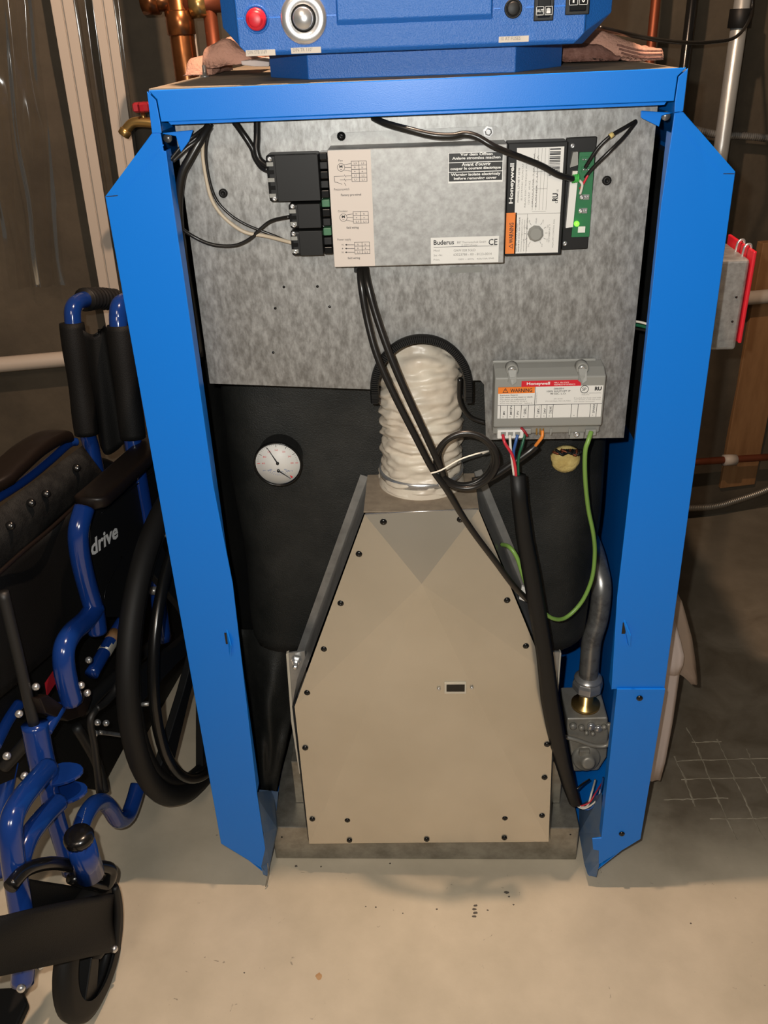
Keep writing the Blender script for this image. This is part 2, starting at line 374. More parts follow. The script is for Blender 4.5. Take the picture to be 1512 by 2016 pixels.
# left: framed clear sheets leaning on the wall (cream channels and clear film)
def channel(x0, y0, x1, y1, label, half):
    t0 = WL(x0, y0, .05); t1 = WL(x1, y1, .05); d = (t1 - t0); top = t0 - d * .5; 
    bot = t0 + d * (t0.z / (t0.z - t1.z)) * .995
    root = thing('wall_channel', label, 'trim', (bot.x, bot.y, 0), 'cream plastic channels on the back wall')
    m = MB(); m2 = MB()
    s = wd
    def strip(mb, o0, o1, n0, n1, mt): mb.loft([[bot + s * o0 + wn * n0, bot + s * o1 + wn * n0, bot + s * o1 + wn * n1, bot + s * o0 + wn * n1], [top + s * o0 + wn * n0, top + s * o1 + wn * n0, top + s * o1 + wn * n1, top + s * o0 + wn * n1]], mt)
    strip(m, -half, -.002, 0, .014, 'pvc'); strip(m, .002, half, 0, .018, 'pvc'); strip(m, -.004, .004, 0, .010, 'pvc')
    m.build('channel_profile', root, bevel=.001)
    strip(m2, half, half + .006, -.01, .012, 'clear_film'); m2.build('clear_edge', root)
    return root, bot, top
r1, b1, t1_ = channel(123, 0, 218, 575, 'cream plastic channel on the back wall, above the wheelchair handle, left of two', .023)
r2, b2, t2_ = channel(203, 0, 252, 340, 'cream plastic channel on the back wall, right one, nearest the blue boiler', .021)
fm = MB(); c0 = WL(0, 0, .03); c1 = WL(62, 480, .03); rows = []
for k in range(24):
    t = k / 23 * 1.5 - .3; row = []
    for j in range(40):
        u = j / 39; p = c0.lerp(c1, t) + wd * (u * .13 - .06) ; row.append(p + wn * (.008 * math.sin(u * 13 + 2.2 * noise.noise(V((t * 3, u * 4, 0)))) + .012))
    rows.append(row)
fm.loft(rows, 'clear_film', cap=False, smooth=True, closed_ring=False)
tag(fm.build('plastic_film'), 'rumpled strip of clear plastic film hanging at the left end of the wall', 'plastic film')
# film between channels with glints
fm = MB(); rows = []
for k in range(30):
    t = k / 29 * 1.25 - .15; row = []
    for j in range(26):
        u = j / 25; p = WL(150, 0, .045).lerp(WL(228, 520, .045), t) + wd * (.008 + u * .082); row.append(p + wn * (.003 * math.sin(u * 15 + t * 2)))
    rows.append(row)
fm.loft(rows, 'clear_film', cap=False, smooth=True, closed_ring=False)
tag(fm.build('clear_panel'), 'clear plastic sheet stretched between the two cream channels on the wall', 'plastic sheet')
# right: wood board, conduits, pipes
wb = MB(); q = [WL(1442, 520, .05), WL(1555, 500, .05), WL(1484, 962, .05), WL(1418, 962, .05)]
zt_ = q[0].z; zb_ = q[2].z; xl_ = q[3]; wv = (q[2] - q[3]).length
wb.loft([[xl_, xl_ + wd * wv, xl_ + wd * wv - wn * .03, xl_ - wn * .03], [wpt(xl_, zt_ + .05), wpt(xl_ + wd * wv, zt_ + .05), wpt(xl_ + wd * wv - wn * .03, zt_ + .05), wpt(xl_ - wn * .03, zt_ + .05)]], 'wood')
tag(wb.build('wood_board', bevel=.002), 'upright brown wooden board fixed to the wall right of the boiler', 'board')
cp = MB(); a = WL(1330, 912, .09); b = WL(1540, 898, .09); cp.tube([a, a.lerp(b, .5), b], .011, 'copper_dull', n=12, sub=2)
cpo = thing('wall_copper_pipe', 'thin dull copper pipe crossing the lower end of the wooden board', 'pipe', a)
cp.build('pipe', cpo); a = WL(1424, 906, .09); b = WL(1448, 905, .09)
MB().tube([a, b], .017, 'pvc', n=14, sub=1).build('pipe_clip', cpo)
def flexible(pts, r, label, m='flex', pitch=.006):
    path = catmull(pts, 12); L_ = sum((b - a).length for a, b in zip(path, path[1:])); n = int(L_ / (pitch / 3)); pts2 = []; acc = 0; i = 0
    cum = [0]
    for a, b in zip(path, path[1:]): cum.append(cum[-1] + (b - a).length)
    for k in range(n + 1):
        s_ = L_ * k / n
        while i < len(path) - 2 and cum[i + 1] < s_: i += 1
        pts2.append(path[i].lerp(path[i + 1], (s_ - cum[i]) / max(cum[i + 1] - cum[i], 1e-9)))
    o = MB().tube(pts2, lambda t: r * (1 + .09 * math.cos(2 * math.pi * t * L_ / pitch)), m, n=10, sub=1).build('flexible_conduit')
    return tag(o, label, 'conduit')
flexible([WL(1325, 1001, .055), WL(1400, 998, .055), WL(1450, 985, .055), WL(1500, 968, .06), WL(1545, 947, .065)], .0105, 'shiny ribbed metal conduit sagging below the wooden board')
flexible([WL(1330, 240, .04), WL(1372, 256, .04), WL(1420, 266, .04), WL(1470, 268, .04), WL(1545, 276, .04)], .009, 'dark ribbed conduit crossing the wall behind the steel pole', 'steel_dull')
def vpole(x0, y0, x1, y1, out, r, name, label, m, ext_dn=.3, ext_up=.4):
    t = WL(x0, y0, out); b = WL(x1, y1, out); x_ = (t.x + b.x) / 2; y_ = (t.y + b.y) / 2
    root = thing(name, label, 'pipe', (x_, y_, b.z - ext_dn))
    MB().tube([(x_, y_, b.z - ext_dn), (x_, y_, t.z + ext_up)], r, m, n=16, sub=1).build('pipe', root)
    return root, x_, y_
sp, sx_, sy_ = vpole(1462, 0, 1418, 305, .12, .0185, 'steel_conduit_pole', 'shiny galvanized steel conduit pole standing right of the boiler', 'pole', ext_dn=.9)
a = WL(1457, 18, .12); b = WL(1455, 55, .12)
MB().lathe((sx_, sy_, b.z), (0, 0, 1), [(0, .0245), (0.001, .0255), (a.z - b.z, .0255), (a.z - b.z + .001, .0245)], 'black', 20).build('tape_wrap', sp, 'black tape wrap')
vpole(1356, 0, 1342, 230, .10, .012, 'black_pipe', 'black pipe with a bright highlight behind the boiler, left of the steel pole', 'black_gloss', ext_dn=.9)
vpole(1291, 0, 1282, 90, .12, .011, 'copper_tube', 'thin copper tube rising behind the towel right of the control panel', 'copper_dull', ext_dn=.9)
# left copper pipework
cr = thing('copper_pipework', 'thick copper pipe with tee and side branch left of the control panel', 'pipe', P(372, 150, .80))
pa = P(342, 0, .80); pb = P(375, 150, .80); xm = (pa.x + pb.x) / 2
mb = MB().tube([(xm, .80, pb.z - .5), (xm, .80, pa.z + .3)], .0236, 'copper', n=20, sub=1); mb.build('pipe', cr)
for y0_, y1_ in ((22, 70),):
    t = P(350, y0_, .80).z; b = P(350, y1_, .80).z
    MB().lathe((xm, .80, b), (0, 0, 1), [(0, .0245), (.002, .027), (t - b, .027), (t - b + .002, .0245)], 'copper', 20).build('coupling', cr)
tz = P(350, -2, .80).z
MB().tube([(xm - .0, .80, tz), (xm - .067, .80, tz)], .020, 'copper', n=16, sub=1).tube([(xm - .035, .80, tz), (xm - .065, .80, tz)], .025, 'copper', n=16, sub=1).build('tee', cr)
tz2 = P(390, 8, .80).z
MB().tube([(xm, .80, tz2), (xm + .088, .80, tz2 + .004)], .019, 'copper_dull', n=16, sub=1).tube([(xm + .025, .80, tz2), (xm + .055, .80, tz2)], .0235, 'brass', n=16, sub=1).build('branch', cr)
xb = P(415, 40, .80).x
MB().tube([(xb, .80, tz2 + .02), (xb, .80, P(425, 95, .80).z - .3)], .0132, 'copper_dull', n=14, sub=1).lathe((xb, .80, P(420, 45, .80).z), (0, 0, 1), [(0, .013), (.028, .013)], 'brass', 14).build('drop_pipe', cr)
MB().tube([(xm + .02, .815, pb.z - .5), (xm + .02, .815, pa.z + .3)], .004, 'pvc', n=8, sub=1).build('sensor_tube', cr)
# valve with a red handle
vr = thing('brass_valve', 'small brass hose valve with a red handle left of the boiler top', 'valve', P(280, 245, .80))
MB().tube([P(248, 256, .80), P(262, 242, .80), P(285, 240, .80), P(330, 246, .80), V((xm - .028, .80, P(330, 246, .80).z))], .0098, 'brass', n=14).lathe(P(250, 254, .80), (-.6, -.2, -.75), [(0, .0085), (.004, .012), (.014, .012), (.016, .009)], 'brass', 12).build('valve_body', vr)
MB().tube([P(284, 240, .80), P(281, 222, .80)], .0045, 'brass', n=10, sub=1).build('stem', vr)
hm = MB(); c = P(281, 214, .80)
rr = [[c + V((math.cos(a) * (.0205 if k % 2 == 0 else .015) * s_, math.sin(a) * (.0205 if k % 2 == 0 else .015) * s_, z)) for k, a in ((k, 2 * math.pi * k / 16) for k in range(16))] for z, s_ in ((-.006, .8), (-.003, 1), (.008, 1), (.012, .75))]
hm.loft(rr, 'red_dark'); hm.build('handle', vr, 'red lobed handle')
# thin cable from control panel to pole
tag(MB().tube([P(1180, 55, .3), P(1230, 66, .35), P(1290, 78, .6), P(1350, 84, .8), P(1400, 83, .9), P(1450, 72, 1.0), WL(1478, 30, .15), WL(1482, -30, .14)], .0035, 'cable', n=8).build('thin_cable'), 'thin dark cable sagging from the control panel to the steel pole', 'cable')

# ================================================================== BOILER
B = thing('boiler', 'floor-standing boiler with open blue cabinet, front cover removed, wiring exposed', 'boiler', (0, .3, 0))
# --- cabinet
LF = [(299, 262), (316, 262), (322, 297), (327, 297), (343, 420), (361, 540), (420, 957), (458, 1150), (499, 1500), (506, 1564), (522, 1672), (514, 1709), (435, 1661), (207, 387)]
RF = [(1345, 220), (1328, 222), (1324, 253), (1302, 400), (1275, 660), (1240, 960), (1215, 1177), (1204, 1357), (1308, 1357), (1448, 338)]
RL = [(1215, 1357), (1310, 1357), (1261, 1652), (1179, 1702), (1179, 1675), (1168, 1673), (1166, 1652), (1184, 1650)]
lfo = MB().prism(LF, 0, .003, 'blue').build('front_flange', B, bevel=.0008)
rfo = MB().prism(RF, 0.0025, .003, 'blue').build('front_flange', B, bevel=.0008)
rlo = MB().prism(RL, -.001, .003, 'blue').build('lower_front_plate', B, bevel=.0006)
# inner return lips and chamfer folds
m = MB()
def strip_lip(a, b, Y0, dep, inset, mt='blue'):
    A0 = P(*a, Y0); B0 = P(*b, Y0); t = V((inset, 0, 0))
    return m.loft([[A0, A0 + t, A0 + t + V((0, dep, 0)), A0 + V((0, dep, 0))], [B0, B0 + t, B0 + t + V((0, dep, 0)), B0 + V((0, dep, 0))]], mt)
strip_lip((327, 297), (506, 1560), .003, .022, -.002); m.build('return_lip', B)
m = MB(); strip_lip((1322, 262), (1204, 1357), .006, .022, .002); m.build('return_lip', B)
m = MB(); strip_lip((1215, 1362), (1184, 1650), .002, .02, .002); m.build('return_lip', B)
# embossed fold lines near the top chamfers and corner slits
m = MB().pline(322, 285, 240, 378, -.0006, 'blue', 2.2); m.pline(209, 387, 232, 385, -.0006, 'ink', 1.5); m.build('fold_line', B)
m = MB().pline(1337, 250, 1424, 342, .0019, 'blue', 2.2); m.pline(1446, 342, 1424, 342, .0019, 'ink', 1.5); m.build('fold_line', B)
# hook tabs
for (x, y, s_) in ((451, 1260, 1), (1233, 1240, 1)):
    Y0 = 0 if x < 700 else .0025; a = P(x - 6, y - 20, Y0); b = P(x + 4, y + 4, Y0); c = P(x + 2, y + 26, Y0)
    m = MB().loft([[a, a + V((.001, 0, 0)), b + V((.001, -.009, 0)), c + V((.001, -.009, 0)), c], [a + V((.0015, 0, 0)), a + V((.0025, 0, 0)), b + V((.0025, -.009, 0)), c + V((.0025, -.009, 0)), c + V((.0015, 0, 0))]], 'blue')
    m.rect(x - 8, y - 14, x - 1, y + 8, Y0 - .0008, 'black_gloss', .0006); m.build('hook_tab', B)
for x, y in ((1259, 1374), (1224, 1641)): place('screw', screw_black, P(x, y, -.001), B, 'dark screw')
# side panels: octagonal profile run backwards
DEP = .72
def side(sg):
    pr = [(.2995, 1.354), (.2995, 1.31), (.3685, 1.245), (.3685, .118), (.302, .028)]
    m = MB(); t = .0022
    o = [V((sg * x, 0.003, z)) for x, z in pr]; i_ = [V((sg * (x - t), 0.003, z)) for x, z in pr]
    ring = o + i_[::-1]
    m.loft([ring, [p + V((0, DEP, 0)) for p in ring]], 'blue'); return m.build('side_panel', B)
side(-1); side(1)
MB().box((-.3655, .03, .14), (-.352, DEP - .01, 1.24), 'insul').build('shade_sheet', B, 'black sheet added as shade inside the side panel')  # added black sheet, stands in for the shade on the left inner panel
MB().box((.352, .03, .80), (.3655, DEP - .01, 1.24), 'insul').build('shade_sheet', B, 'black sheet added as shade inside the side panel')  # same on the right, upper part only: shade given as a black sheet
# feet tips bent at the bottom of the flanges
m = MB().loft([[P(500, 1560, .03), P(538, 1556, .11), P(540, 1560, .12)], [P(519, 1640, .01), P(545, 1630, .05), P(547, 1632, .06)], [P(514, 1706, .002), P(531, 1700, .02), P(532, 1702, .025)], [P(518, 1722, -.002), P(527, 1724, .0), P(528, 1726, .003)]], 'blue_grey')
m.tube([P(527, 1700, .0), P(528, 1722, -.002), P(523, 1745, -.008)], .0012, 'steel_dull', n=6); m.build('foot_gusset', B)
m = MB().loft([[P(1185, 1560, .03), P(1140, 1590, .12), P(1140, 1586, .125)], [P(1183, 1640, .02), P(1140, 1640, .08), P(1141, 1636, .085)], [P(1181, 1695, .004), P(1150, 1700, .03), P(1151, 1697, .035)], [P(1174, 1727, .0), P(1157, 1722, .002), P(1159, 1719, .006)]], 'blue_grey')
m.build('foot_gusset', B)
# top fascia and corners
FY = -.001
MB().prism([(292, 178), (1352, 133), (1334, 150), (1327, 199), (317, 240), (309, 196)], FY, .0025, 'blue').build('fascia', B, bevel=.0009)
MB().prism([(289, 180), (307, 197), (315, 239), (318, 262), (299, 262)], FY, .0025, 'blue').build('corner_flange', B, bevel=.0006)
MB().prism([(1355, 134), (1345, 219), (1328, 221), (1329, 199), (1336, 151)], FY, .0025, 'blue').build('corner_flange', B, bevel=.0006)
MB().prism([(330, 239), (1313, 200), (1308, 207), (336, 246)], .003, .018, 'blue').build('fascia_lip', B, bevel=.0008)
m = MB(); m.box((-.2985, .0015, 1.354), (.2985, DEP, 1.3565), 'dusty'); m.build('top_panel', B, 'dusty flat top of the cabinet')
MB().prism3([(-.297, DEP - .003, 1.352), (-.297, DEP - .003, 1.31), (-.366, DEP - .003, 1.244), (-.366, DEP - .003, .119), (-.30, DEP - .003, .03), (.30, DEP - .003, .03), (.366, DEP - .003, .119), (.366, DEP - .003, 1.244), (.297, DEP - .003, 1.31), (.297, DEP - .003, 1.352)], (0, .003, 0), 'blue').build('back_panel', B)
# corner brackets under the fascia
for pts in ([(318, 262), (380, 256), (372, 278), (356, 300), (346, 268), (322, 264)], [(1326, 222), (1262, 218), (1262, 232), (1298, 250), (1303, 228)]):
    MB().prism(pts, .02, .003, 'blue').build('corner_bracket', B, bevel=.001)
for x, y in ((331, 272), (1310, 228)): MB().lathe(P(x, y, .03), (0, -1, 0), [(0, .005), (.003, .005)], 'steel_dull', 10).build('bracket_pin', B)
# --- galvanized mounting plate with arch for the duct
PY = .055
arch = []
ac = P(830, 765, PY); aR = abs(P(735, 765, PY).x - P(920, 765, PY).x) / 2
outl = [P(343, 236, PY), P(1296, 200, PY), P(1228, 862, PY), P(957, 866, PY), P(953, 757, PY), P(946, 749, PY), P(922, 749, PY)]
for k in range(15):
    a = math.pi * k / 14; outl.append(V((ac.x + aR * math.cos(a), PY, ac.z + aR * 1.12 * math.sin(a))))
outl += [P(413, 755, PY)]
MB().prism3(outl, (0, .0015, 0), 'galv').build('mounting_plate', B, 'mottled galvanized steel mounting plate')
# toothed rubber edging on the arch
et = MB(); aw = []
for k in range(-2, 23):
    a = math.pi * k / 20 if 0 <= k <= 20 else (0 if k < 0 else math.pi)
    p = V((ac.x + aR * math.cos(a), PY, ac.z + aR * 1.12 * math.sin(a)))
    if k < 0: p.z -= .009 * (-k)
    if k > 20: p.z -= .009 * (k - 20)
    aw.append(p + V((0, -.003, 0)))
et.tube(aw, .0062, 'black', n=8, sub=4)
pth = catmull(aw, 4)
for i, p in enumerate(pth[:-1]):
    t = (pth[i + 1] - p).normalized(); nrm = V((-t.z, 0, t.x)); c = p + V((0, -.0055, 0))
    et.loft([[c - nrm * .005 - t * .0013, c + nrm * .005 - t * .0013, c + nrm * .005 + t * .0013, c - nrm * .005 + t * .0013], [q_ + V((0, -.0022, 0)) for q_ in (c - nrm * .004 - t * .0008, c + nrm * .004 - t * .0008, c + nrm * .004 + t * .0008, c - nrm * .004 + t * .0008)]], 'black')
et.build('arch_edging', B, 'toothed black rubber edging')
for x, y in ((440, 380), (1194, 355)):
    place('plug', plug, P(x, y, PY), B, 'black plug')
for x, y in ((559, 565), (625, 564), (542, 607), (649, 604), (538, 694)): place('hole', hole, P(x, y, PY - .0001), B)
MB().rect(886, 525, 950, 537, PY - .0006, 'grey_plastic').build('old_sticker', B)
# --- fan control box
FBY = .012
fb = MB(); tl = P(644, 295, FBY); br = P(991, 519, FBY); tr = P(1000, 283, FBY); bl = P(658, 526, FBY)
xL = (tl.x + bl.x) / 2; xR = (tr.x + br.x) / 2; zT = (tl.z + tr.z) / 2; zB = (br.z + bl.z) / 2
fb.box((xL, FBY, zB), (xR, PY, zT), 'galv_fine'); fbo = fb.build('fan_control_box', B, 'galvanized control box with stickers', bevel=.0012)
f2 = MB().prism([(651, 268), (658, 262), (976, 248), (987, 257), (989, 276), (652, 287)], PY - .002, .0015, 'galv_fine').build('fixing_flange', fbo)
place('screw', screw_black, P(672, 268, PY - .002), fbo); place('screw', screw_hex, P(961, 259, PY - .002), fbo)
# wiring diagram label
LY = FBY - .0004
d = MB(); xl2 = xL + .0005; xr2 = P(734, 410, FBY).x
d.box((xl2, LY, zB + .001), (xr2, FBY, zT - .001), 'label_cream'); TY = LY - .0002
I = 'ink'
def tx(mb, s_, x0, y1, x1, h, Y=TY, mt='ink', w_=0.0, rot=False): mb.ptext(s_, x0, y1, x1, h, Y, mt, w_, rot)
def c3(x, y): return 500 + x / 4.725, 220 + y / 4.725
def tx3(s_, x0, y1, x1, h, **k): a = c3(x0, y1); b = c3(x1, y1); tx(d, s_, a[0], a[1], b[0], h / 4.725, **k)
tx3('Fan', 787, 463, 825, 18); tx3('Pressureswitch', 745, 734, 888, 22); tx3('Factory pre-wired', 810, 792, 998, 28, w_=.01); tx3('Circulator', 782, 936, 872, 20)
tx3('field wiring', 862, 1096, 975, 28, w_=.01); tx3('Power supply', 778, 1206, 903, 26); tx3('field wiring', 873, 1378, 987, 26, w_=.01)
for cx_, cy_, rows_ in ((905, 460, ['L3', 'N', '+', 'L2', 'L1']), (922, 930, ['N', '+', 'L1']), (935, 1215, ['N', '+', 'L1'])):
    hh = 38 if len(rows_) == 5 else 36; n_ = len(rows_)
    for k in range(n_ + 1):
        a = c3(cx_ + k * 1.2, cy_ + k * hh); b = c3(cx_ + 140 + k * 1.2, cy_ + k * hh - 3); d.pline(*a, *b, TY, I, .8)
    for j in (0, 70, 140):
        a = c3(cx_ + j, cy_ - 1); b = c3(cx_ + j + n_ * 1.4, cy_ + n_ * hh - 1); d.pline(*a, *b, TY, I, .8)
    for k, s_ in enumerate(rows_):
        for j in (25, 95): tx3(s_, cx_ + j + k * 1.2, cy_ + k * hh + 28, cx_ + j + k * 1.2 + (12 if len(s_) == 1 else 24), 17)
for cx_, cy_ in ((810, 518), (832, 985)):
    d.circ(*c3(cx_, cy_), 7.2, TY, I, .8); tx3('M', cx_ - 14, cy_ + 5, cx_ + 14, 26, w_=.015); d.pline(*c3(cx_ - 9, cy_ + 18), *c3(cx_ + 9, cy_ + 18), TY, I, .7)
    for dy_ in (-1, 0, 1):
        d.pline(*c3(cx_ + 32 if dy_ == 0 else cx_ + 26, cy_ + dy_ * 24), *c3(cx_ + 94, cy_ + dy_ * 36), TY, I, .7)
for a, b in (((745, 603), (840, 598)), ((745, 603), (752, 656)), ((752, 656), (770, 656)), ((770, 656), (820, 675)), ((800, 634), (850, 634)), ((855, 597), (905, 595)), ((855, 634), (905, 632)), ((840, 585), (856, 610)), ((840, 622), (856, 648)), ((840, 660), (856, 690))):
    d.pline(*c3(*a), *c3(*b), TY, I, .8)
for k, y_ in enumerate((1238, 1273, 1308)):
    tx3('N+N'[k], 818, y_ + 8, 832, 16); d.pline(*c3(850, y_), *c3(935, y_), TY, I, .8); a = P(*c3(847, y_), TY)
    d.add([a, a + V((.0022, 0, .0011)), a + V((.0022, 0, -.0011))], [(0, 1, 2)], I)
d.build('wiring_diagram', fbo, 'pale wiring diagram sticker')
# black warning sticker
d = MB()
def c4(x, y): return 820 + x / 3.6, 220 + y / 3.6
wa = P(*c4(228, 290), FBY); wb_ = P(*c4(610, 492), FBY); d.box((wa.x - .0005, LY, wb_.z - .0005), (wb_.x, FBY, P(*c4(420, 286), FBY).z), 'ink_white')
z1_ = P(*c4(420, 288), FBY).z; z2_ = P(*c4(420, 492), FBY).z; hh = (z1_ - z2_) / 3
for k in range(3): d.box((wa.x + .0003, LY - .0002, z1_ - hh * (k + 1) + .0006), (wb_.x - .0008, LY, z1_ - hh * k - .0003), 'black_label')
for s_, x0, y1, x1, h in (('Vor dem Öffnen', 310, 314, 540, 26), ('Anlage stromlos machen', 252, 347, 595, 26), ("Avant d'ouvrir", 320, 386, 527, 25), ('couper le courant électrique', 240, 420, 597, 26), ('Warning isolate electricaly', 243, 463, 595, 26), ('before removing cover', 265, 489, 568, 25)):
    a = c4(x0, y1); b = c4(x1, y1); d.ptext(s_, a[0], a[1], b[0], h / 3.6, LY - .0003, 'ink_white', .03)
d.build('warning_sticker', fbo, 'black three-language warning sticker')
# nameplate
d = MB(); na = P(848, 468, FBY); nb = P(981, 515, FBY); d.box((na.x, LY, nb.z - .0005), (nb.x, FBY, na.z), 'white')
def tx4(s_, x0, y1, x1, h, mt='ink', w_=0., Y=TY, rot=False): a = c4(x0, y1); b = c4(x1, y1); d.ptext(s_, a[0], a[1], b[0], h / 3.6, Y, mt, w_, rot)
tx4('Buderus', 122, 945, 266, 34, w_=.02); tx4('BBT Thermotechnik GmbH', 288, 934, 492, 15, 'ink_grey'); tx4('D-35573 Wetzlar', 320, 954, 432, 13, 'ink_grey')
tx4('CE', 510, 946, 573, 44, w_=.01); tx4('Mod', 122, 992, 162, 14, 'ink_grey'); tx4('GAW 028 5GLD', 264, 992, 418, 17, 'ink_grey'); tx4('Ser.-Nr.', 122, 1025, 186, 14, 'ink_grey')
tx4('63023788 - 00 - 8123-0014', 262, 1022, 532, 17, 'ink_grey'); tx4('Prim.', 122, 1056, 166, 13, 'ink_grey'); tx4('120V ~ 60Hz   4(0)/10A IP40', 295, 1055, 548, 15, 'ink_grey')
d.pline(*c4(122, 960), *c4(570, 950), TY, 'ink', .7); d.build('nameplate', fbo, 'white nameplate sticker')
# cable gland at the bottom
MB().rect(697, 527, 724, 536, .026, 'black', .02).build('cable_gland', fbo)
# --- black terminal plugs on the left
for (pts, sc) in (([(522, 306), (627, 302), (631, 396), (530, 398)], [(531, 313), (541, 391)]), ([(567, 402), (630, 400), (634, 449), (571, 451)], [(576, 406), (579, 443)]), ([(571, 455), (634, 453), (638, 503), (574, 505)], [(578, 460), (582, 495)])):
    a = P(*pts[0], .014); b = P(*pts[2], .014); c = P(*pts[1], .014); e = P(*pts[3], .014)
    x0 = (a.x + e.x) / 2; x1 = (b.x + c.x) / 2; z1 = (a.z + c.z) / 2; zz = (b.z + e.z) / 2
    po = MB().box((x0, .014, zz), (x1, .045, z1), 'black').build('terminal_plug', B, bevel=.0035, seg=3)
    w_ = .011; m = MB(); nb_ = 3 if (z1 - zz) < .04 else 5
    for k in range(nb_): zc_ = zz + (z1 - zz) * (k + 1) / (nb_ + 1); m.box((x0 + .0012, .012, zc_ - .0032), (x0 + w_ - .002, .016, zc_ + .0012), 'black_gloss' if k % 2 else 'grey_plastic')
    m.build('clamp', po); 
    for q_ in sc: place('screw', screw_tiny, P(*q_, .0138), po)
    MB().box((x0 + w_, .0132, zz + .0005), (x1 - .0005, .016, z1 - .0005), 'black').build('plug_cover', po, bevel=.0005)
tb = []
for k in range(11):
    y0_ = 300 + k * 18.6; x0_ = 628 + k * 1.05; mt = 'green' if k in (5, 8) else ('black' if k % 2 else 'black_gloss')
    if k in (5, 8): mt = 'tgreen'
    if mt == 'tgreen' and 'tgreen' not in MATS: mat('tgreen', (.07, .19, .10), .35)
    MB().rect(x0_, y0_, x0_ + 16, y0_ + 15, .024 + .003 * (k % 2), mt, .02).build('terminal_block', B, bevel=.001, label='green terminal' if mt == 'tgreen' else None)
# --- temperature controller at right (label module + circuit board)
hy = .024
a = P(1002, 283, hy); b = P(1115, 277, hy); c = P(1108, 500, hy); e = P(992, 506, hy)
x0 = (a.x + e.x) / 2; x1 = (b.x + c.x) / 2; z1 = (a.z + b.z) / 2; zz = (c.z + e.z) / 2
hc = MB().box((x0, hy, zz), (x1, PY, z1), 'black').build('temperature_controller', B, 'black controller with white label and circuit board', bevel=.0012)
d = MB(); HL = hy - .0004; HT = hy - .0006
wl0 = P(1016, 291, hy); wr0 = P(1104, 498, hy); xw0 = (P(1016, 291, hy).x + P(1003, 499, hy).x) / 2 + .0028; xw1 = (P(1110, 289, hy).x + P(1099, 498, hy).x) / 2
zw1 = P(1063, 290, hy).z; zw0 = P(1053, 498, hy).z
d.box((xw0, HL, zw0), (xw1, hy, zw1), 'white')
zo = P(1000, 419, hy).z
d.box((x0 + .0005, HL, zw0), (xw0 - .0002 + .003, hy - .00045 + .0004, zo), 'orange')
d.box((x0 + .0005, HL - .0001, zw0), (xw0 + .0012, hy, zo), 'orange')
def vt(s_, xa, za, cap, ln, mt='ink', w_=0.): d.text(s_, (xa, HT, za), (0, 0, 1), (-1, 0, 0), ln, cap, mt, w_)
H_ = zw1 - zw0; Wd = xw1 - xw0
vt('Honeywell', xw0 - .0012, zw0 + H_ * .49, .0062, H_ * .375, 'ink_white', .03)
vt('△ WARNING' if False else 'WARNING', xw0 - .0006, zw0 + H_ * .105, .0052, H_ * .20, 'ink', .02)
tz_ = zw0 + H_ * .05; ta = V((xw0 - .0008, HT, tz_)); d.add([ta, ta + V((-.005, 0, .003)), ta + V((0, 0, .006)), ta + V((-.0005, -.0001, .001)), ta + V((-.0038, -.0001, .003)), ta + V((-.0005, -.0001, .005))], [(0, 1, 4, 3), (1, 2, 5, 4), (2, 0, 3, 5)], 'ink')
for k, (s_, f0, f1) in enumerate((('ELECTRIC SHOCK HAZARD.', .02, .30), ('RISQUE DE CHOC ELECTRIQUE.', .02, .36), ('Disconnect power supply before', .02, .34), ('servicing. Deconnecter avant', .02, .33), ('toute intervention. 120V 60Hz', .02, .35))):
    vt(s_, xw0 + .0042 + k * .0031, zw0 + H_ * f0, .0017, H_ * (f1 - f0), 'ink' if k < 2 else 'ink_grey', .01)
for k, (s_, f0, f1) in enumerate((('MODEL L7148 F 1078', .5, .82), ('ELECTRONIC AQUASTAT', .52, .86), ('RELAIS ELECTRONIQUE POUR', .45, .9), ('120 VAC  60 HZ', .48, .7), ('CIRCULATOR  7.4A  44.4A', .45, .95), ('BURNER 7.4A 44.4A', .45, .93))):
    vt(s_, xw0 + .0045 + k * .0043, zw0 + H_ * f0, .0020, H_ * (f1 - f0), 'ink_grey' if k else 'ink', .0)
for k in range(5): xq = xw0 + Wd * (.38 + k * .075); d.box((xq, HT, zw0 + H_ * .42), (xq + .0003, HL, zw1 - .001), 'ink_grey')
for f_ in (.405, .62, .78): d.box((xw0 + Wd * .38, HT, zw0 + H_ * f_), (xw0 + Wd * .68, HL, zw0 + H_ * f_ + .0003), 'ink_grey')
d.box((xw0, HT, zw0 + H_ * .385), (xw1, HL, zw0 + H_ * .385 + .0004), 'ink_grey'); d.box((xw0 + Wd * .28, HT, zw0), (xw0 + Wd * .28 + .0004, HL, zw0 + H_ * .385), 'ink_grey')
zq = zw0 + H_ * .73
for k in range(24):
    h_ = random.choice((.0006, .0009, .0014)); zq += h_ + random.choice((.0005, .0008, .0011))
    if zq > zw1 - .003: break
    d.box((xw0 + Wd * .70, HT, zq), (xw0 + Wd * .93, HL, zq + h_), 'ink')
vt('RU', xw0 + Wd * .93, zw0 + H_ * .50, .0068, H_ * .075, 'ink', .04)
vt('c', xw0 + Wd * .93, zw0 + H_ * .48, .003, .002); vt('US', xw0 + Wd * .93, zw0 + H_ * .585, .002, .003)
dcx = xw0 + Wd * .48; dcz = zw0 + H_ * .195
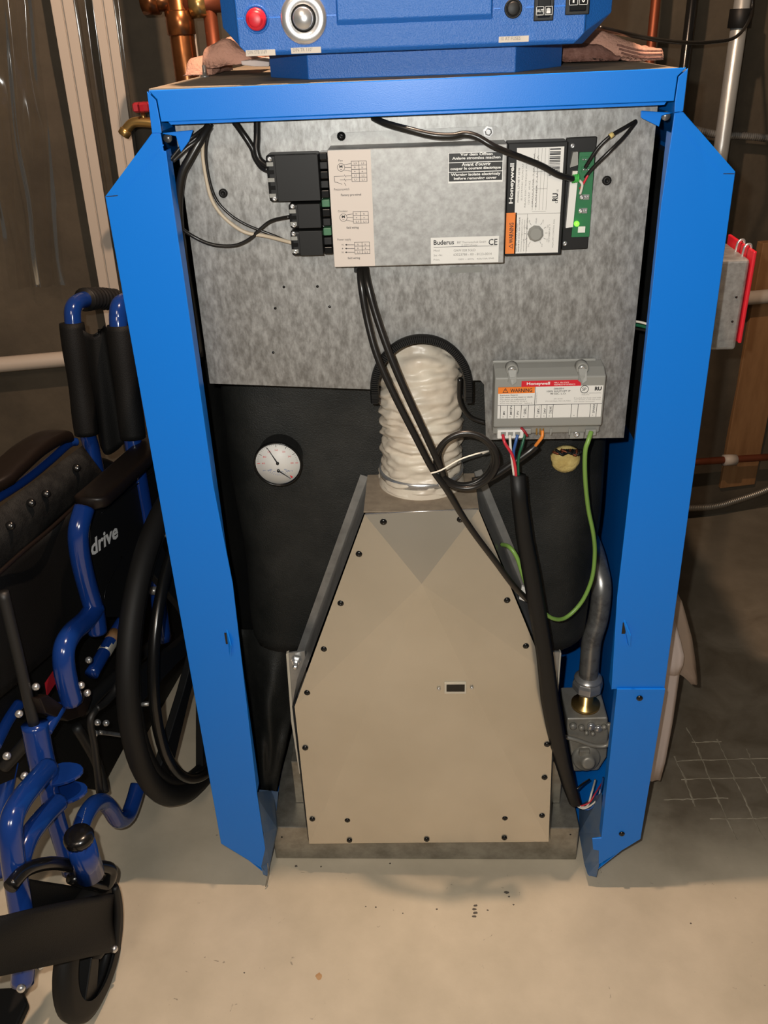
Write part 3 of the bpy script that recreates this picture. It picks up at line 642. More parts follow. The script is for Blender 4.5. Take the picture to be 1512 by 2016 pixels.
for k in range(11):
    a_ = math.radians(-60 + k * 30); p0 = V((dcx + .0115 * math.cos(a_), HT, dcz + .0115 * math.sin(a_))); p1 = V((dcx + .0145 * math.cos(a_), HT, dcz + .0145 * math.sin(a_))); q_ = V((-math.sin(a_), 0, math.cos(a_))) * .0002
    d.add([p0 - q_, p1 - q_, p1 + q_, p0 + q_], [(0, 1, 2, 3)], 'ink'); pc = V((dcx + .0165 * math.cos(a_), HT, dcz + .0165 * math.sin(a_) - .002))
    d.text(str(130 + 10 * k), pc + V((.001, 0, 0)), (0, 0, 1), (-1, 0, 0), .0036, .0016, 'ink_grey')
vt('HIGH LIMIT CONTROL DIAL', xw1 - .006, zw0 + H_ * .05, .0017, H_ * .28, 'ink_grey'); vt('TEMPERATURE °F', xw1 - .011, zw0 + H_ * .1, .0017, H_ * .18, 'ink_grey')
d.build('controller_label', hc, 'white label with black side strip and orange warning')
MB().lathe((dcx, hy - .0004, dcz), (0, -1, 0), [(0, .0098), (.003, .0096), (.0045, .0075), (.005, .0072)], 'grey_plastic', 9, smooth=False).build('dial_knob', hc, 'grey dial knob')
bp_ = MB().prism([(1116, 272), (1176, 269), (1157, 490), (1106, 493)], .046, .008, 'black').build('controller_base', hc, bevel=.001)
pc = MB().prism([(1141, 300), (1171, 299), (1160, 466), (1125, 467)], .042, .003, 'pcb')
for k in range(4):
    x_, y_ = (1146, 314) if k == 0 else (1147, 334) if k == 1 else (1146, 388) if k == 2 else (1142, 415)
    pc.rect(x_ - 2, y_ - 5, x_ + 14, y_ + 5, .040, 'pcb' if k < 2 else 'steel', .003)
    for j in range(3): pc.lathe(P(x_ + 2 + j * 5, y_, .0398), (0, -1, 0), [(0, .0012), (.0015, .001)], 'steel', 8)
pc.rect(1138, 446, 1152, 458, .0395, 'white', .003); pc.build('circuit_board', hc, 'green circuit board')
MB().prism([(1122, 359), (1137, 358), (1128, 447), (1114, 449)], .034, .009, 'white').build('terminal_strip', hc)
MB().prism([(1128, 300), (1138, 299), (1138, 325), (1122, 330)], .034, .009, 'grey_plastic').build('relay_cap', hc)
MB().lathe(P(1135, 440, .038), (0, -1, 0), [(0, .0032), (.003, .0032), (.0045, .002)], 'led', 14).build('indicator_light', hc, 'glowing green light')
m = MB()
for k in range(4): m.torus(P(1128 + k * 3.4, 352 - k * .6, .032), (1, 0, 0), .0042, .0012, 'green', 14, 6)
m.rect(1127, 337, 1137, 348, .031, 'wire_white', .005); m.build('cable_clamp', hc, 'green ribbed cable clamp')
for x, y in ((1127, 287), (1112, 479)): place('screw', screw_tiny, P(x, y, .0455), hc)
for x, y in ((1145, 388), (1143, 415)): place('screw', screw_tiny, P(x, y, .0395), hc)
# --- ignition module lower right
iy = .018
xl3 = (P(972, 742, iy).x + P(974, 842, iy).x) / 2; xr3 = (P(1190, 742, iy).x + P(1188, 837, iy).x) / 2; zt3 = P(1080, 745, iy).z; zb3 = P(1080, 839, iy).z
im = MB()
prof = [(PY, zt3 + .0115), (.034, zt3 + .0095), (iy, zt3 + .002), (iy, zb3), (.026, zb3 - .004), (.030, zb3 - .016), (PY, zb3 - .016)]
im.loft([[V((xl3, y, z)) for y, z in prof], [V((xr3, y, z)) for y, z in prof]], 'grey_plastic')
io = im.build('ignition_module', B, 'grey ignition control module', bevel=.0018)
MB().box((xl3 - .001, PY - .004, zt3 + .006), (xr3 - .008, PY - .001, P(1080, 706, PY).z), 'grey_plastic').build('mounting_flange', io, bevel=.002)
for x in (1008, 1146):
    q_ = P(x, 727 if x < 1100 else 724, .026)
    MB().lathe(q_ + V((0, 0, 0)), (0, -1, .0), [(-.01, .0085), (.004, .008), (.0045, .006), (.0015, .0055)], 'grey_plastic', 16).loft([[q_ + V((-.0055, -.004, 0)), q_ + V((.0055, -.004, 0)), q_ + V((.0055, -.0105, -.014)), q_ + V((0, -.0105, -.0185)), q_ + V((-.0055, -.0105, -.014))], [q_ + V((-.0062, .004, 0)), q_ + V((.0062, .004, 0)), q_ + V((.0062, -.0075, -.014)), q_ + V((0, -.0075, -.0195)), q_ + V((-.0062, -.0075, -.014))]], 'grey_plastic').build('screw_well', io)
    place('screw', screw_steel, q_ + V((0, -.001, 0)), io)
d = MB(); IL = iy - .0004; IT = iy - .0006
def c5(x, y): return 960 + x / 5.815, 690 + y / 5.815
la = P(*c5(122, 432), iy); lb = P(*c5(1310, 770), iy); xla = la.x; xlb = (P(*c5(1320, 390), iy).x + P(*c5(1300, 750), iy).x) / 2; zlt = P(*c5(720, 410), iy).z; zlb = P(*c5(720, 768), iy).z
Wl = xlb - xla; Hl = zlt - zlb
d.box((xla, IL, zlb), (xlb, iy, zlt), 'white')
def lx(u): return xla + Wl * u
def lz(v): return zlb + Hl * v
d.box((lx(0), IL - .0001, lz(.80)), (lx(.35), iy, lz(1.)), 'orange')
d.box((lx(.22), IL - .0001, lz(1.0)), (lx(.785), iy, lz(1.185)), 'red')
def ht(s_, u0, v0, u1, h, mt='ink', w_=0.): d.text(s_, (lx(u0), IT, lz(v0)), (1, 0, 0), (0, 0, 1), Wl * (u1 - u0), Hl * h, mt, w_)
ht('Honeywell', .27, 1.03, .49, .115, 'ink_white', .025); ht('MPLS., MN 55422', .53, 1.09, .67, .045, 'ink_white'); ht('ASSEMBLED BY IN MEXICO', .53, 1.03, .73, .045, 'ink_white')
ht('WARNING', .115, .835, .325, .12, 'ink', .02)
p_ = V((lx(.04), IT, lz(.825))); s_ = .008; A_ = [V((0, 0, 0)), V((s_, 0, 0)), V((s_ / 2, 0, s_ * .88))]; Bc = [V((s_ * .17, 0, s_ * .1)), V((s_ * .83, 0, s_ * .1)), V((s_ / 2, 0, s_ * .68))]
d.add([p_ + a for a in A_] + [p_ + b for b in Bc], [(0, 1, 4, 3), (1, 2, 5, 4), (2, 0, 3, 5)], 'ink'); d.box((p_.x + s_ * .46, IT, p_.z + s_ * .3), (p_.x + s_ * .54, IL, p_.z + s_ * .55), 'ink')
for k, (s_, u1) in enumerate((('Explosion Hazard.', .19), ('Can cause serious injury or death.', .335), ('This device can malfunction if', .27), ('it gets wet. Never try to use a', .28), ('device that has been wet - replace it.', .335))):
    ht(s_, .02, .72 - k * .066, u1, .05, 'ink' if k < 2 else 'ink_grey', .01)
ht('S8600H', .53, .90, .625, .055, 'ink', .01); ht('100% SHUTOFF IP', .465, .82, .69, .055, 'ink', .01); ht('90 SEC. L.O.', .50, .74, .65, .055, 'ink', .01); ht('24V, 60 HZ', .535, .585, .62, .04, 'ink_grey'); ht('PV=1A MAX, MV=1A MAX', .46, .51, .70, .04, 'ink_grey')
ht('SP', .80, .84, .84, .10, 'ink', .01); c = V((lx(.822), IT, lz(.888))); n_ = 20
Ain = [c + V((math.cos(a), 0, math.sin(a))) * .0048 for a in (2 * math.pi * i / n_ for i in range(n_))]; Aout = [c + V((math.cos(a), 0, math.sin(a))) * .0056 for a in (2 * math.pi * i / n_ for i in range(n_))]
d.loft([Ain, Aout], 'ink', cap=False)
ht('RU', .92, .84, .985, .125, 'ink', .05); ht('UL FILE EXT IGNITION CONTROL', .80, .75, .985, .035, 'ink_grey'); ht('MODEL AP.18', .80, .70, .87, .035, 'ink_grey')
for k, s_ in enumerate(('If module has been used with', 'vent damper, it will only work', 'with damper connected.')): ht(s_, .73 if k < 9 else .73, .60 - k * .06, .985 if k < 2 else .93, .042, 'ink_grey')
def hl(u0, v0, u1, v1, t=.0003): d.box((lx(u0) - (t if u0 == u1 else 0), IT, lz(v0) - (t if v0 == v1 else 0)), (lx(u1) + (t if u0 == u1 else 0), IL, lz(v1) + (t if v0 == v1 else 0)), 'ink')
hl(0, .425, 1, .425); hl(.355, .425, .355, 1)
for u, s_ in ((.028, 'MV'), (.095, 'MV/PV'), (.162, 'PV'), (.228, 'GND'), (.297, ''), (.358, '24V'), (.422, '24V'), (.475, 'TH-W'), (.535, ''), (.712, 'o'), (.775, ''), (.893, 'SPARK'), (.955, '')):
    hl(u, 0, u, .425)
    if s_ and s_ != 'o': d.text(s_, (lx(u + .045), IT, lz(.13)), (0, 0, 1), (-1, 0, 0), Hl * .06 * len(s_) , .0028, 'ink', .01)
    if s_: d.text('o', (lx(u + .022), IT, lz(.04)), (1, 0, 0), (0, 0, 1), .0016, .0016, 'ink')
for u, s_ in ((.272, '(BURNER)'), (.398, '(GND)'), (.517, '(OPT)')): d.text(s_, (lx(u + .012), IT, lz(.13)), (0, 0, 1), (-1, 0, 0), Hl * .24, .0018, 'ink_grey')
d.text('PRINTED IN U.S.', (lx(.375), IT, lz(.47)), (0, 0, 1), (-1, 0, 0), Hl * .35, .0015, 'ink_grey')
d.build('module_label', io, 'white label with red and orange bars')
m = MB().rect(979, 847, 1031, 864, .022, 'white', .018)
m.build('wire_plug', io, 'white four-way plug', bevel=.0015)
for x in (991, 1005, 1019): MB().rect(x - 5, 851, x + 5, 858, .0214, 'grey_plastic', .0008).build('plug_cavity', io)
MB().rect(1032, 845, 1046, 855, .024, 'grey_plastic', .01).build('module_tab', io, bevel=.001)
MB().rect(1122, 846, 1150, 864, .034, 'grey_plastic', .012).build('module_tab', io, bevel=.001)
MB().rect(1153, 846, 1174, 858, .024, 'grey_plastic', .012).build('module_tab', io, bevel=.001)

m = MB()
for x in (1055, 1062, 1068, 1083, 1120): m.rect(x, 844, x + 3, 856, .026, 'brass' if x < 1080 else 'grey_plastic', .002)
m.build('spade_terminals', io); place('screw', screw_steel, P(1135, 854, .0335), io)
# --- control panel on top
cpY = .012
cb = P(483, 113, cpY).z
CP = MB()
front = [(470, 112), (1148, 84), (1148, 84)]
def Px(x, y, Y): return P(x, y, Y)
zl = P(800, 99, cpY).z; topz = 1.62
xf0 = P(468, 60, cpY).x; xf1 = P(1152, 40, cpY).x; xo0 = P(437, 40, .045).x; xo1 = P(1205, 10, .045).x
kf = .028
def octo(x0, x1, Y, z0_, z1_, k): return [V((x0 + k, Y, z0_)), V((x1 - k, Y, z0_)), V((x1, Y, z0_ + k)), V((x1, Y, z1_ - k)), V((x1 - k, Y, z1_)), V((x0 + k, Y, z1_)), V((x0, Y, z1_ - k)), V((x0, Y, z0_ + k))]
CP.loft([octo(xf0, xf1, cpY, zl + .004, topz - .004, .006), octo(xf0 - .002, xf1 + .002, cpY + .004, zl, topz, .012), octo(xo0, xo1, .045, zl - .001, topz, .030), octo(xo0, xo1, .20, zl - .001, topz, .030)], 'blue_plastic')
co = CP.build('control_panel', B, 'blue plastic control panel head', bevel=.0012)
# foot
zf = 1.3565
pl = [(-.183, .16), (-.125, .07), (.118, .06), (.186, .165), (.186, .40), (-.183, .40)]
MB().loft([[V((x, y, zf)) for x, y in pl], [V((x * 1.0, y, zl + .002)) for x, y in pl]], 'blue_plastic').build('pedestal', co, bevel=.001)
# horizontal seam, upper shell proud of the lower one
zs = P(560, 33, cpY).z
MB().box((xf0 + .001, cpY - .0006, zs - .0008), (P(662, 33, cpY).x, cpY + .002, zs + .0002), 'blue').box((P(972, 20, cpY).x, cpY - .0006, zs - .0008), (xf1 - .001, cpY + .002, zs + .0002), 'blue').build('seam', co)
# recessed lid
la_ = P(663, 52, cpY); lr_ = P(970, 40, cpY)
zlid = (la_.z + lr_.z) / 2
MB().loft([[V((la_.x, cpY + .001, zlid)), V((lr_.x, cpY + .001, zlid)), V((lr_.x, cpY + .001, 1.60)), V((la_.x, cpY + .001, 1.60))], [V((la_.x + .002, cpY - .005, zlid + .006)), V((lr_.x - .002, cpY - .005, zlid + .006)), V((lr_.x - .002, cpY - .005, 1.595)), V((la_.x + .002, cpY - .005, 1.595))]], 'blue_plastic').build('lid', co, bevel=.0008)
c = P(505, 38, cpY)
MB().lathe(c, (0, -1, 0), [(0, .0142), (.0015, .0140), (.0018, .0125), (.0005, .012)], 'blue_plastic', 28).build('button_ring', co)
MB().lathe(c, (0, -1, 0), [(0, .0115), (.006, .0108), (.0075, .009), (.0075, .0082), (.011, .0078), (.012, .006)], 'red', 28).build('reset_button', co, 'red reset button')
c = P(598, 36, cpY)
MB().lathe(c, (0, -1, 0), [(0, .0255), (.002, .0255), (.0035, .0248), (.0048, .0215), (.0052, .0150), (.004, .0135)], 'steel', 40).lathe(c, (0, -1, 0), [(.004, .0136), (.0045, .0118)], 'black', 32).lathe(c, (0, -1, 0), [(.003, .0112), (.011, .0108), (.0125, .0096)], 'steel', 32).build('thermostat_dial', co, 'chrome round dial')
c = P(1010, 17, cpY)
m = MB(); q_ = V((.0128, 0, .0128)); m.box(c - V((.0135, .0008, .015)), c + V((.0135, 0, .02)), 'blue_plastic'); m.lathe(c - V((0, .0005, 0)), (0, -1, 0), [(0, .0095), (.003, .0095), (.0035, .0078), (.0015, .0074), (.0015, .0068), (.004, .0066), (.0045, .0055)], 'black', 24); m.build('fuse_holder', co, 'round black fuse holder')
for (x0_, y1_, x1_, kind) in ((1050, 42, 1089, 0), (1112, 30, 1159, 1)):
    a = P(x0_, y1_, cpY); b = P(x1_, y1_ - 2, cpY); z0_ = a.z; z1_ = z0_ + (.055 if kind == 0 else .030)
    so = MB().box((a.x, cpY - .0022, z0_), (b.x, cpY + .001, z1_), 'black').build('rocker_switch', co, bevel=.001)
    xm_ = (a.x + b.x) / 2; hw = (b.x - a.x) / 2 - .004
    m = MB().loft([[V((xm_ - hw, cpY - .002, z0_ + .003)), V((xm_ + hw, cpY - .002, z0_ + .003)), V((xm_ + hw, cpY - .002, z1_ - .003)), V((xm_ - hw, cpY - .002, z1_ - .003))], [V((xm_ - hw, cpY - .006, z0_ + .004)), V((xm_ + hw, cpY - .006, z0_ + .004)), V((xm_ + hw, cpY - .0035, z1_ - .004)), V((xm_ - hw, cpY - .0035, z1_ - .004))]], 'black_gloss')
    m.build('rocker', so, bevel=.0008)
    d = MB(); YY = cpY - .0064
    def frame_(x_, z_, w_, h_):
        t = .0005
        for bx in ((x_, z_, x_ + w_, z_ + t), (x_, z_ + h_ - t, x_ + w_, z_ + h_), (x_, z_, x_ + t, z_ + h_), (x_ + w_ - t, z_, x_ + w_, z_ + h_)): d.box((bx[0], YY, bx[1]), (bx[2], YY + .0006, bx[3]), 'ink_white')
    if kind == 1:
        zz_ = z0_ + .009
        frame_(xm_ - .0098, zz_, .0092, .0105); frame_(xm_ + .0006, zz_, .0092, .0105)
        d.text('I', (xm_ - .0062, YY, zz_ + .0022), (1, 0, 0), (0, 0, 1), .0018, .006, 'ink_white', .04); d.text('0', (xm_ + .0034, YY, zz_ + .0022), (1, 0, 0), (0, 0, 1), .0036, .006, 'ink_white', .03)
    else:
        zz_ = z0_ + .0055
        frame_(xm_ - .0088, zz_, .0082, .0082); frame_(xm_ + .0005, zz_, .0082, .0082); d.text('AUT', (xm_ - .0080, YY, zz_ + .0028), (1, 0, 0), (0, 0, 1), .0066, .0028, 'ink_white', .02)
        hx = xm_ + .0022; d.box((hx, YY, zz_ + .0015), (hx + .0042, YY + .0006, zz_ + .0042), 'ink_white')
        for k in range(4): d.box((hx + k * .0011, YY, zz_ + .004), (hx + k * .0011 + .0008, YY + .0006, zz_ + .0060 + (.0006 if k in (1, 2) else 0)), 'ink_white')
        frame_(xm_ - .0042, zz_ + .0185, .0082, .0082); d.text('D', (xm_ - .0018, YY, zz_ + .0205), (1, 0, 0), (0, 0, 1), .0035, .004, 'ink_white', .04)
    d.build('switch_symbols', so)
for (x0_, y0_, x1_, y1_, s_) in ((484, 98, 542, 110, 'DIN STB 1169'), (573, 93, 632, 105, 'DIN TR 110°'), (982, 71, 1041, 83, '10 AT FUSES')):
    Yl = cpY - .0008 if True else 0
    d = MB().rect(x0_, y0_, x1_, y1_, Yl, 'cream', .006); a = P(x0_ + 4, y1_ - 3, Yl - .0002); b = P(x0_ + (x1_ - x0_) * (.72 if 'T' in s_ else .7), y1_ - 3, Yl)
    d.text(s_, a, (1, 0, 0), (0, 0, 1), b.x - a.x, (P(x0_, y0_ + 3, Yl) - P(x0_, y1_ - 2, Yl)).z, 'ink_grey', .0); d.build('label_strip', co)
# pin on top panel
MB().lathe(Z(404, 152, zf), (0, 0, 1), [(0, .007), (.002, .006), (.003, .0028), (.014, .0026), (.015, .0015)], 'steel_dull', 12).build('locating_pin', B)
# --- duct
DY0 = .115
ctop = P(830, 1010, .03).z
dR = .0615
ccx = P(829, 900, .095).x
ctr0 = Z(829, 950, ctop)
dpath = [V((ccx, ctr0.y, ctop + .004)), V((ccx, ctr0.y, ctop + .05)), V((ccx + .002, ctr0.y + .005, ctop + .10)), V((ccx, ctr0.y + .012, ctop + .15)), V((ccx - .002, ctr0.y + .03, ctop + .19)), V((ccx, ctr0.y + .07, ctop + .225)), V((ccx, ctr0.y + .13, ctop + .245)), V((ccx, ctr0.y + .22, ctop + .25))]
path = catmull(dpath, 26); dm = MB(); rings = []; n_ = 72; u = V((1, 0, 0)); acc = 0
for i, p in enumerate(path):
    t = (path[min(i + 1, len(path) - 1)] - path[max(i - 1, 0)]).normalized(); u = (u - t * u.dot(t)).normalized(); w_ = t.cross(u)
    if i: acc += (p - path[i - 1]).length
    ring = []
    for k in range(n_):
        a = 2 * math.pi * k / n_; ca, sa = math.cos(a), math.sin(a)
        ph = acc / .0155 + .55 * noise.noise(V((ca * 1.3, sa * 1.3, acc * 14))) + .25 * noise.noise(V((ca * 4, sa * 4, acc * 30)))
        fold = abs(math.sin(math.pi * ph)) ** .8
        rr_ = dR * (.93 + .075 * fold) + .0062 * noise.noise(V((ca * 1.9, sa * 1.9, acc * 120))) + .0018 * noise.noise(V((ca * 6, sa * 6, acc * 190 + 7)))
        rr_ *= 1 + .05 * math.exp(-((acc - .01) / .012) ** 2)
        ring.append(p + (u * ca + w_ * sa) * rr_)
    rings.append(ring)
dm.loft(rings, 'duct', cap=False, smooth=True); do = dm.build('flexible_duct', B, 'wrinkled white flexible air duct')
MB().lathe((ccx, ctr0.y, ctop + .020), (0, 0, 1), [(0, dR + .001), (.0005, dR + .0035), (.0095, dR + .0035), (.010, dR + .001)], 'steel', 48, cap=False).build('clamp_band', do, 'steel clamp band')
MB().lathe((ccx, ctr0.y, ctop), (0, 0, 1), [(0, dR + .001), (.001, dR + .005), (.006, dR + .005), (.018, dR + .001)], 'duct', 48, cap=False).build('duct_collar', do)
# --- burner cover
CY = .028
cov = [(718, 1013), (942, 1003), (1073, 1321), (1088, 1446), (1080, 1657), (609, 1661), (580, 1391)]
cover = MB(); A = [P(x, y, CY) for x, y in cov]; ap = P(830, 1135, CY) + V((0, -.020, 0))
# cross-broken front sheet: four faces meeting at the apex
bI = len(A); pts = A + [ap, P(620, 1440, CY) + V((0, -.002, 0))]
cover.add(pts, [(0, bI, 1), (1, bI, 2), (bI, 3, 2), (bI, 4, 3), (bI, 5, 4), (bI, bI + 1, 5), (bI, 6, bI + 1), (bI + 1, 6, 5), (0, 6, bI)], 'cover')
A2 = [p + V((0, .0015, 0)) for p in A]; cover.loft([A, A2], 'cover', cap=False)
cvo = cover.build('burner_cover', B, 'beige grey sheet metal burner cover with crossed creases')
body = [P(x, y, CY + .0015) for x, y in [(716, 1011), (943, 1001), (1078, 1318), (1091, 1445), (1083, 1655), (607, 1659), (575, 1391)]]
sd = MB(); n_ = len(body); back = [p + V((0, .118, 0)) for p in body]
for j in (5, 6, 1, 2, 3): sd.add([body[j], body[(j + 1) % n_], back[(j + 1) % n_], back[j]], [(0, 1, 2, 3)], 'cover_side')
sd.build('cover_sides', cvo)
tp = MB(); zt4 = (body[0].z + body[1].z) / 2
tp.box((body[0].x, CY + .001, zt4 - .001), (body[1].x, CY + .12, zt4 + .0005), 'dusty'); tp.build('cover_top', cvo, 'dusty top of burner cover')
fm_ = MB(); 
def flange(a, b, w_, mt):
    a = V(a); b = V(b); d_ = (b - a).normalized(); q_ = V((-d_.z, 0, d_.x)) * w_; fm_.loft([[a, a + q_, a + q_ + V((0, .001, 0)), a + V((0, .001, 0))], [b, b + q_, b + q_ + V((0, .001, 0)), b + V((0, .001, 0))]], mt)
flange(back[6], back[0], .012, 'cover_side'); flange(back[1], back[2], .012, 'cover_side'); fm_.build('rear_flange', cvo)
MB().tube([P(719, 1012, CY - .0005), P(941, 1002, CY - .0005)], .0011, 'steel', n=8, sub=1).build('bright_edge', cvo)
for x, y in ((755, 1027), (906, 1022), (707, 1090), (671, 1187), (638, 1277), (605, 1363), (601, 1472), (615, 1612), (684, 1614), (688, 1654), (840, 1652), (993, 1649), (994, 1610), (1067, 1605), (1072, 1530), (1077, 1465), (1070, 1356), (1035, 1271), (998, 1181)):
    place('screw', screw_black, P(x, y, CY - .001), cvo, 'black screw')
m = MB().rect(875, 1345, 918, 1366, CY - .0165, 'beige_rubber', .012); m.rect(879, 1348, 915, 1362, CY - .0169, 'black_gloss', .001); m.build('sight_glass', cvo, 'small dark sight window in beige gasket', bevel=.0004)
for x, y in ((864, 1356), (929, 1354)): place('screw', screw_tiny, P(x, y, CY - .0145), cvo)
for x, y, r_, sq in ((897, 1250, 17, 1.5), (932, 1245, 14, 1.1), (845, 1300, 16, .8)): pass
# --- base tray and burner body
bz = P(539, 1629, .06).z
xb0 = (P(540, 1630, .06).x + P(538, 1690, .06).x) / 2; xb1 = (P(1137, 1620, .06).x + P(1140, 1688, .06).x) / 2
MB().box((xb0, .06, .0), (xb1, .60, bz), 'base_metal').build('base_tray', B, 'stained galvanized base tray', bevel=.002)
for x, y in ((555, 1648), (1123, 1643)): place('hole', hole, P(x, y, .0598), B)
MB().box((P(572, 1500, .12).x, .12, bz), (P(1110, 1500, .12).x, .5, P(575, 1500, .12).z), 'base_metal').build('burner_box', B, bevel=.002)
fp = MB().prism([(567, 1286), (600, 1282), (620, 1500), (592, 1524), (577, 1420)], .098, .004, 'cover_side'); fp.prism([(563, 1288), (568, 1286), (578, 1420), (593, 1522), (589, 1524), (573, 1420)], .096, .008, 'beige_rubber')
fp.build('burner_flange', B, bevel=.0005)
fp = MB().prism([(1070, 1284), (1102, 1284), (1094, 1400), (1075, 1400)], .098, .004, 'cover_side').prism([(1102, 1284), (1105, 1286), (1096, 1400), (1093, 1400)], .096, .008, 'beige_rubber'); fp.build('burner_flange', B)
q_ = P(583, 1300, .096)
MB().lathe(q_, (0, -1, -.1), [(0, .009), (.002, .009), (.002, .0068), (.007, .0068), (.007, .0042), (.018, .0042), (.019, .003)], 'steel', 6, smooth=False).build('flange_bolt', B, 'shiny hex bolt')
# --- black insulation wrap
def wrap(x0, x1, y0, y1, z0_, z1_, rc, name, amp=.004, seed=0, drop=None):
    pr = []; n = 7
    for (cx_, cy_, a0) in ((x1 - rc, y0 + rc, -90), (x1 - rc, y1 - rc, 0), (x0 + rc, y1 - rc, 90), (x0 + rc, y0 + rc, 180)):
        for k in range(n): a = math.radians(a0 + 90 * k / (n - 1)); pr.append((cx_ + rc * math.cos(a), cy_ + rc * math.sin(a)))
    # densify front edge
    out = []
    for i in range(len(pr)):
        a, b = pr[i], pr[(i + 1) % len(pr)]; L_ = math.hypot(a[0] - b[0], a[1] - b[1]); k_ = max(1, int(L_ / .025))
        for j in range(k_): out.append((a[0] + (b[0] - a[0]) * j / k_, a[1] + (b[1] - a[1]) * j / k_))
    rings = []; nz = 40
    for i in range(nz + 1):
        t = i / nz; z = z0_ + (z1_ - z0_) * t; s_ = drop(t) if drop else 1; ring = []
        for x, y in out:
            cxm = (x0 + x1) / 2; cym = (y0 + y1) / 2; q_ = V((x, y, z)); nn = noise.noise(V((x * 6 + seed, y * 6, z * 3.5))) * amp * 2 + noise.noise(V((x * 17 + seed, y * 17, z * 9))) * amp * .8
            dv = V((x - cxm, y - cym, 0)).normalized(); ring.append(V((cxm + (x - cxm) * s_, cym + (y - cym) * s_, z)) + dv * nn)
        rings.append(ring)
    return MB().loft(rings, 'insul', smooth=True).build(name, B, 'black woven insulation blanket')
izb = P(800, 1290, .15).z
wrap(-.315, .300, .150, .60, izb + .008, 1.22, .075, 'insulation_wrap')
# hanging flap at left that narrows to the floor
sk = MB(); rows = []
for i in range(19):
    t = i / 18; y_ = 1240 + 320 * t; xl4 = 468 + 45 * t ** .8; xr4 = 592 - 8 * t - 40 * max(0, t - .35) / .65
    row = []
    for j in range(17):
        u_ = j / 16; row.append(P(xl4 + (xr4 - xl4) * u_, y_, .172 - .065 * min(1, t * 1.4) + .010 * math.sin(u_ * 7 + t * 4) + .012 * noise.noise(V((u_ * 4, t * 4, 3))) + .03 * (2 * u_ - 1) ** 2))
    rows.append(row)
sk.loft(rows, 'insul', cap=False, smooth=True, closed_ring=False); so = sk.build('insulation_skirt', B); s_ = so.modifiers.new('thick', 'SOLIDIFY'); s_.thickness = .004
# blue liner sheet below
MB().prism([(508, 1556), (548, 1560), (540, 1640), (523, 1700), (520, 1640)], .10, .002, 'blue_grey').build('blue_liner', B)
# wool showing through hole
wv_ = P(1113, 902, .148); rings = []
for h_, s__ in ((0, 1.), (.006, .93), (.010, .7), (.012, .3)):
    rings.append([wv_ + V((math.cos(a) * .0235 * s__ * (1 + .12 * noise.noise(V((math.cos(a) * 2, math.sin(a) * 2, 1)))), -h_ + .003 * noise.noise(V((a, h_ * 200, 0))), math.sin(a) * .0235 * s__)) for a in (2 * math.pi * k / 24 for k in range(24))])
MB().loft(rings, 'wool', smooth=True).build('insulation_wool', B, 'yellow mineral wool showing through a hole')
m = MB()
for k in range(9): m.tube([wv_ + V((-.022 + .004 * k, -.012, .017 + .004 * random.random())), wv_ + V((-.012 + .004 * k, -.016 - .004 * random.random(), .013 + .006 * random.random())), wv_ + V((-.004 + .003 * k, -.012, .020))], .0022, 'copper_dull' if k % 3 == 0 else 'black', n=6, sub=4)
m.build('charred_fibres', B, stuff=True)
# --- pressure gauge
gy = .100; gc = P(547, 913, gy); gr = abs(P(594, 913, gy).x - gc.x)
go = MB().lathe(gc, (0, 1, 0), [(0, gr * .93), (-.004, gr * .95), (-.004, gr), (.003, gr * 1.01), (.006, gr * .97), (.034, gr * .93), (.036, gr * .85)], 'black_gloss', 48).build('pressure_gauge', B, 'round black gauge with white dial')
d = MB(); Yg = gy - .0008
d.lathe(gc + V((0, -.0006, 0)), (0, -1, 0), [(0, gr * .93), (.0002, gr * .93)], 'white', 48); 
def pol(a, r_): return gc + V((math.sin(math.radians(a)) * gr * r_, -.0010, math.cos(math.radians(a)) * gr * r_ + gr * .04))
def tick(a, r0, r1, w_, mt):
    p0 = pol(a, r0); p1 = pol(a, r1); q_ = V((math.cos(math.radians(a)), 0, -math.sin(math.radians(a)))) * w_; d.add([p0 - q_, p1 - q_, p1 + q_, p0 + q_], [(0, 1, 2, 3)], mt)
for k in range(31):
    a = -90 + 6 * k; big = k % 5 == 0; tick(a, .74 if big else .80, .86, .0004 if big else .0002, 'red' if k in (0, 30) else 'ink' if big else 'ink_grey')
for k, s_ in enumerate(('40', '80', '120', '160', '200', '240', '280')): a = -90 + 30 * k; p0 = pol(a, .60); d.text(s_, p0 + V((-.0024, 0, -.0014)), (1, 0, 0), (0, 0, 1), .0048, .0028, 'red')
for k in range(12): a = 130 + 9 * k; tick(a, .50, .58, .0002, 'wire_blue')
for k, s_ in enumerate(('0', '15', '30', '45', '60')): p0 = pol(135 + 23 * k, .42); d.text(s_, p0 + V((-.0018, 0, -.0012)), (1, 0, 0), (0, 0, 1), .0034, .0022, 'wire_blue')
d.text('psi  kPa', gc + V((-gr * .65, -.001, -gr * .32)), (1, 0, 0), (0, 0, 1), gr * .35, .002, 'wire_blue'); d.text('TEMP °F', gc + V((gr * .3, -.001, -gr * .36)), (1, 0, 0), (0, 0, 1), gr * .3, .0018, 'wire_blue')
p0 = pol(141, .88); q_ = V((.0022, 0, .0022)); p1 = pol(141, .72); d.add([p0 - q_ * .6, p1, p0 + q_ * .6], [(0, 1, 2)], 'red')
d.build('dial_face', go, 'white dial face')
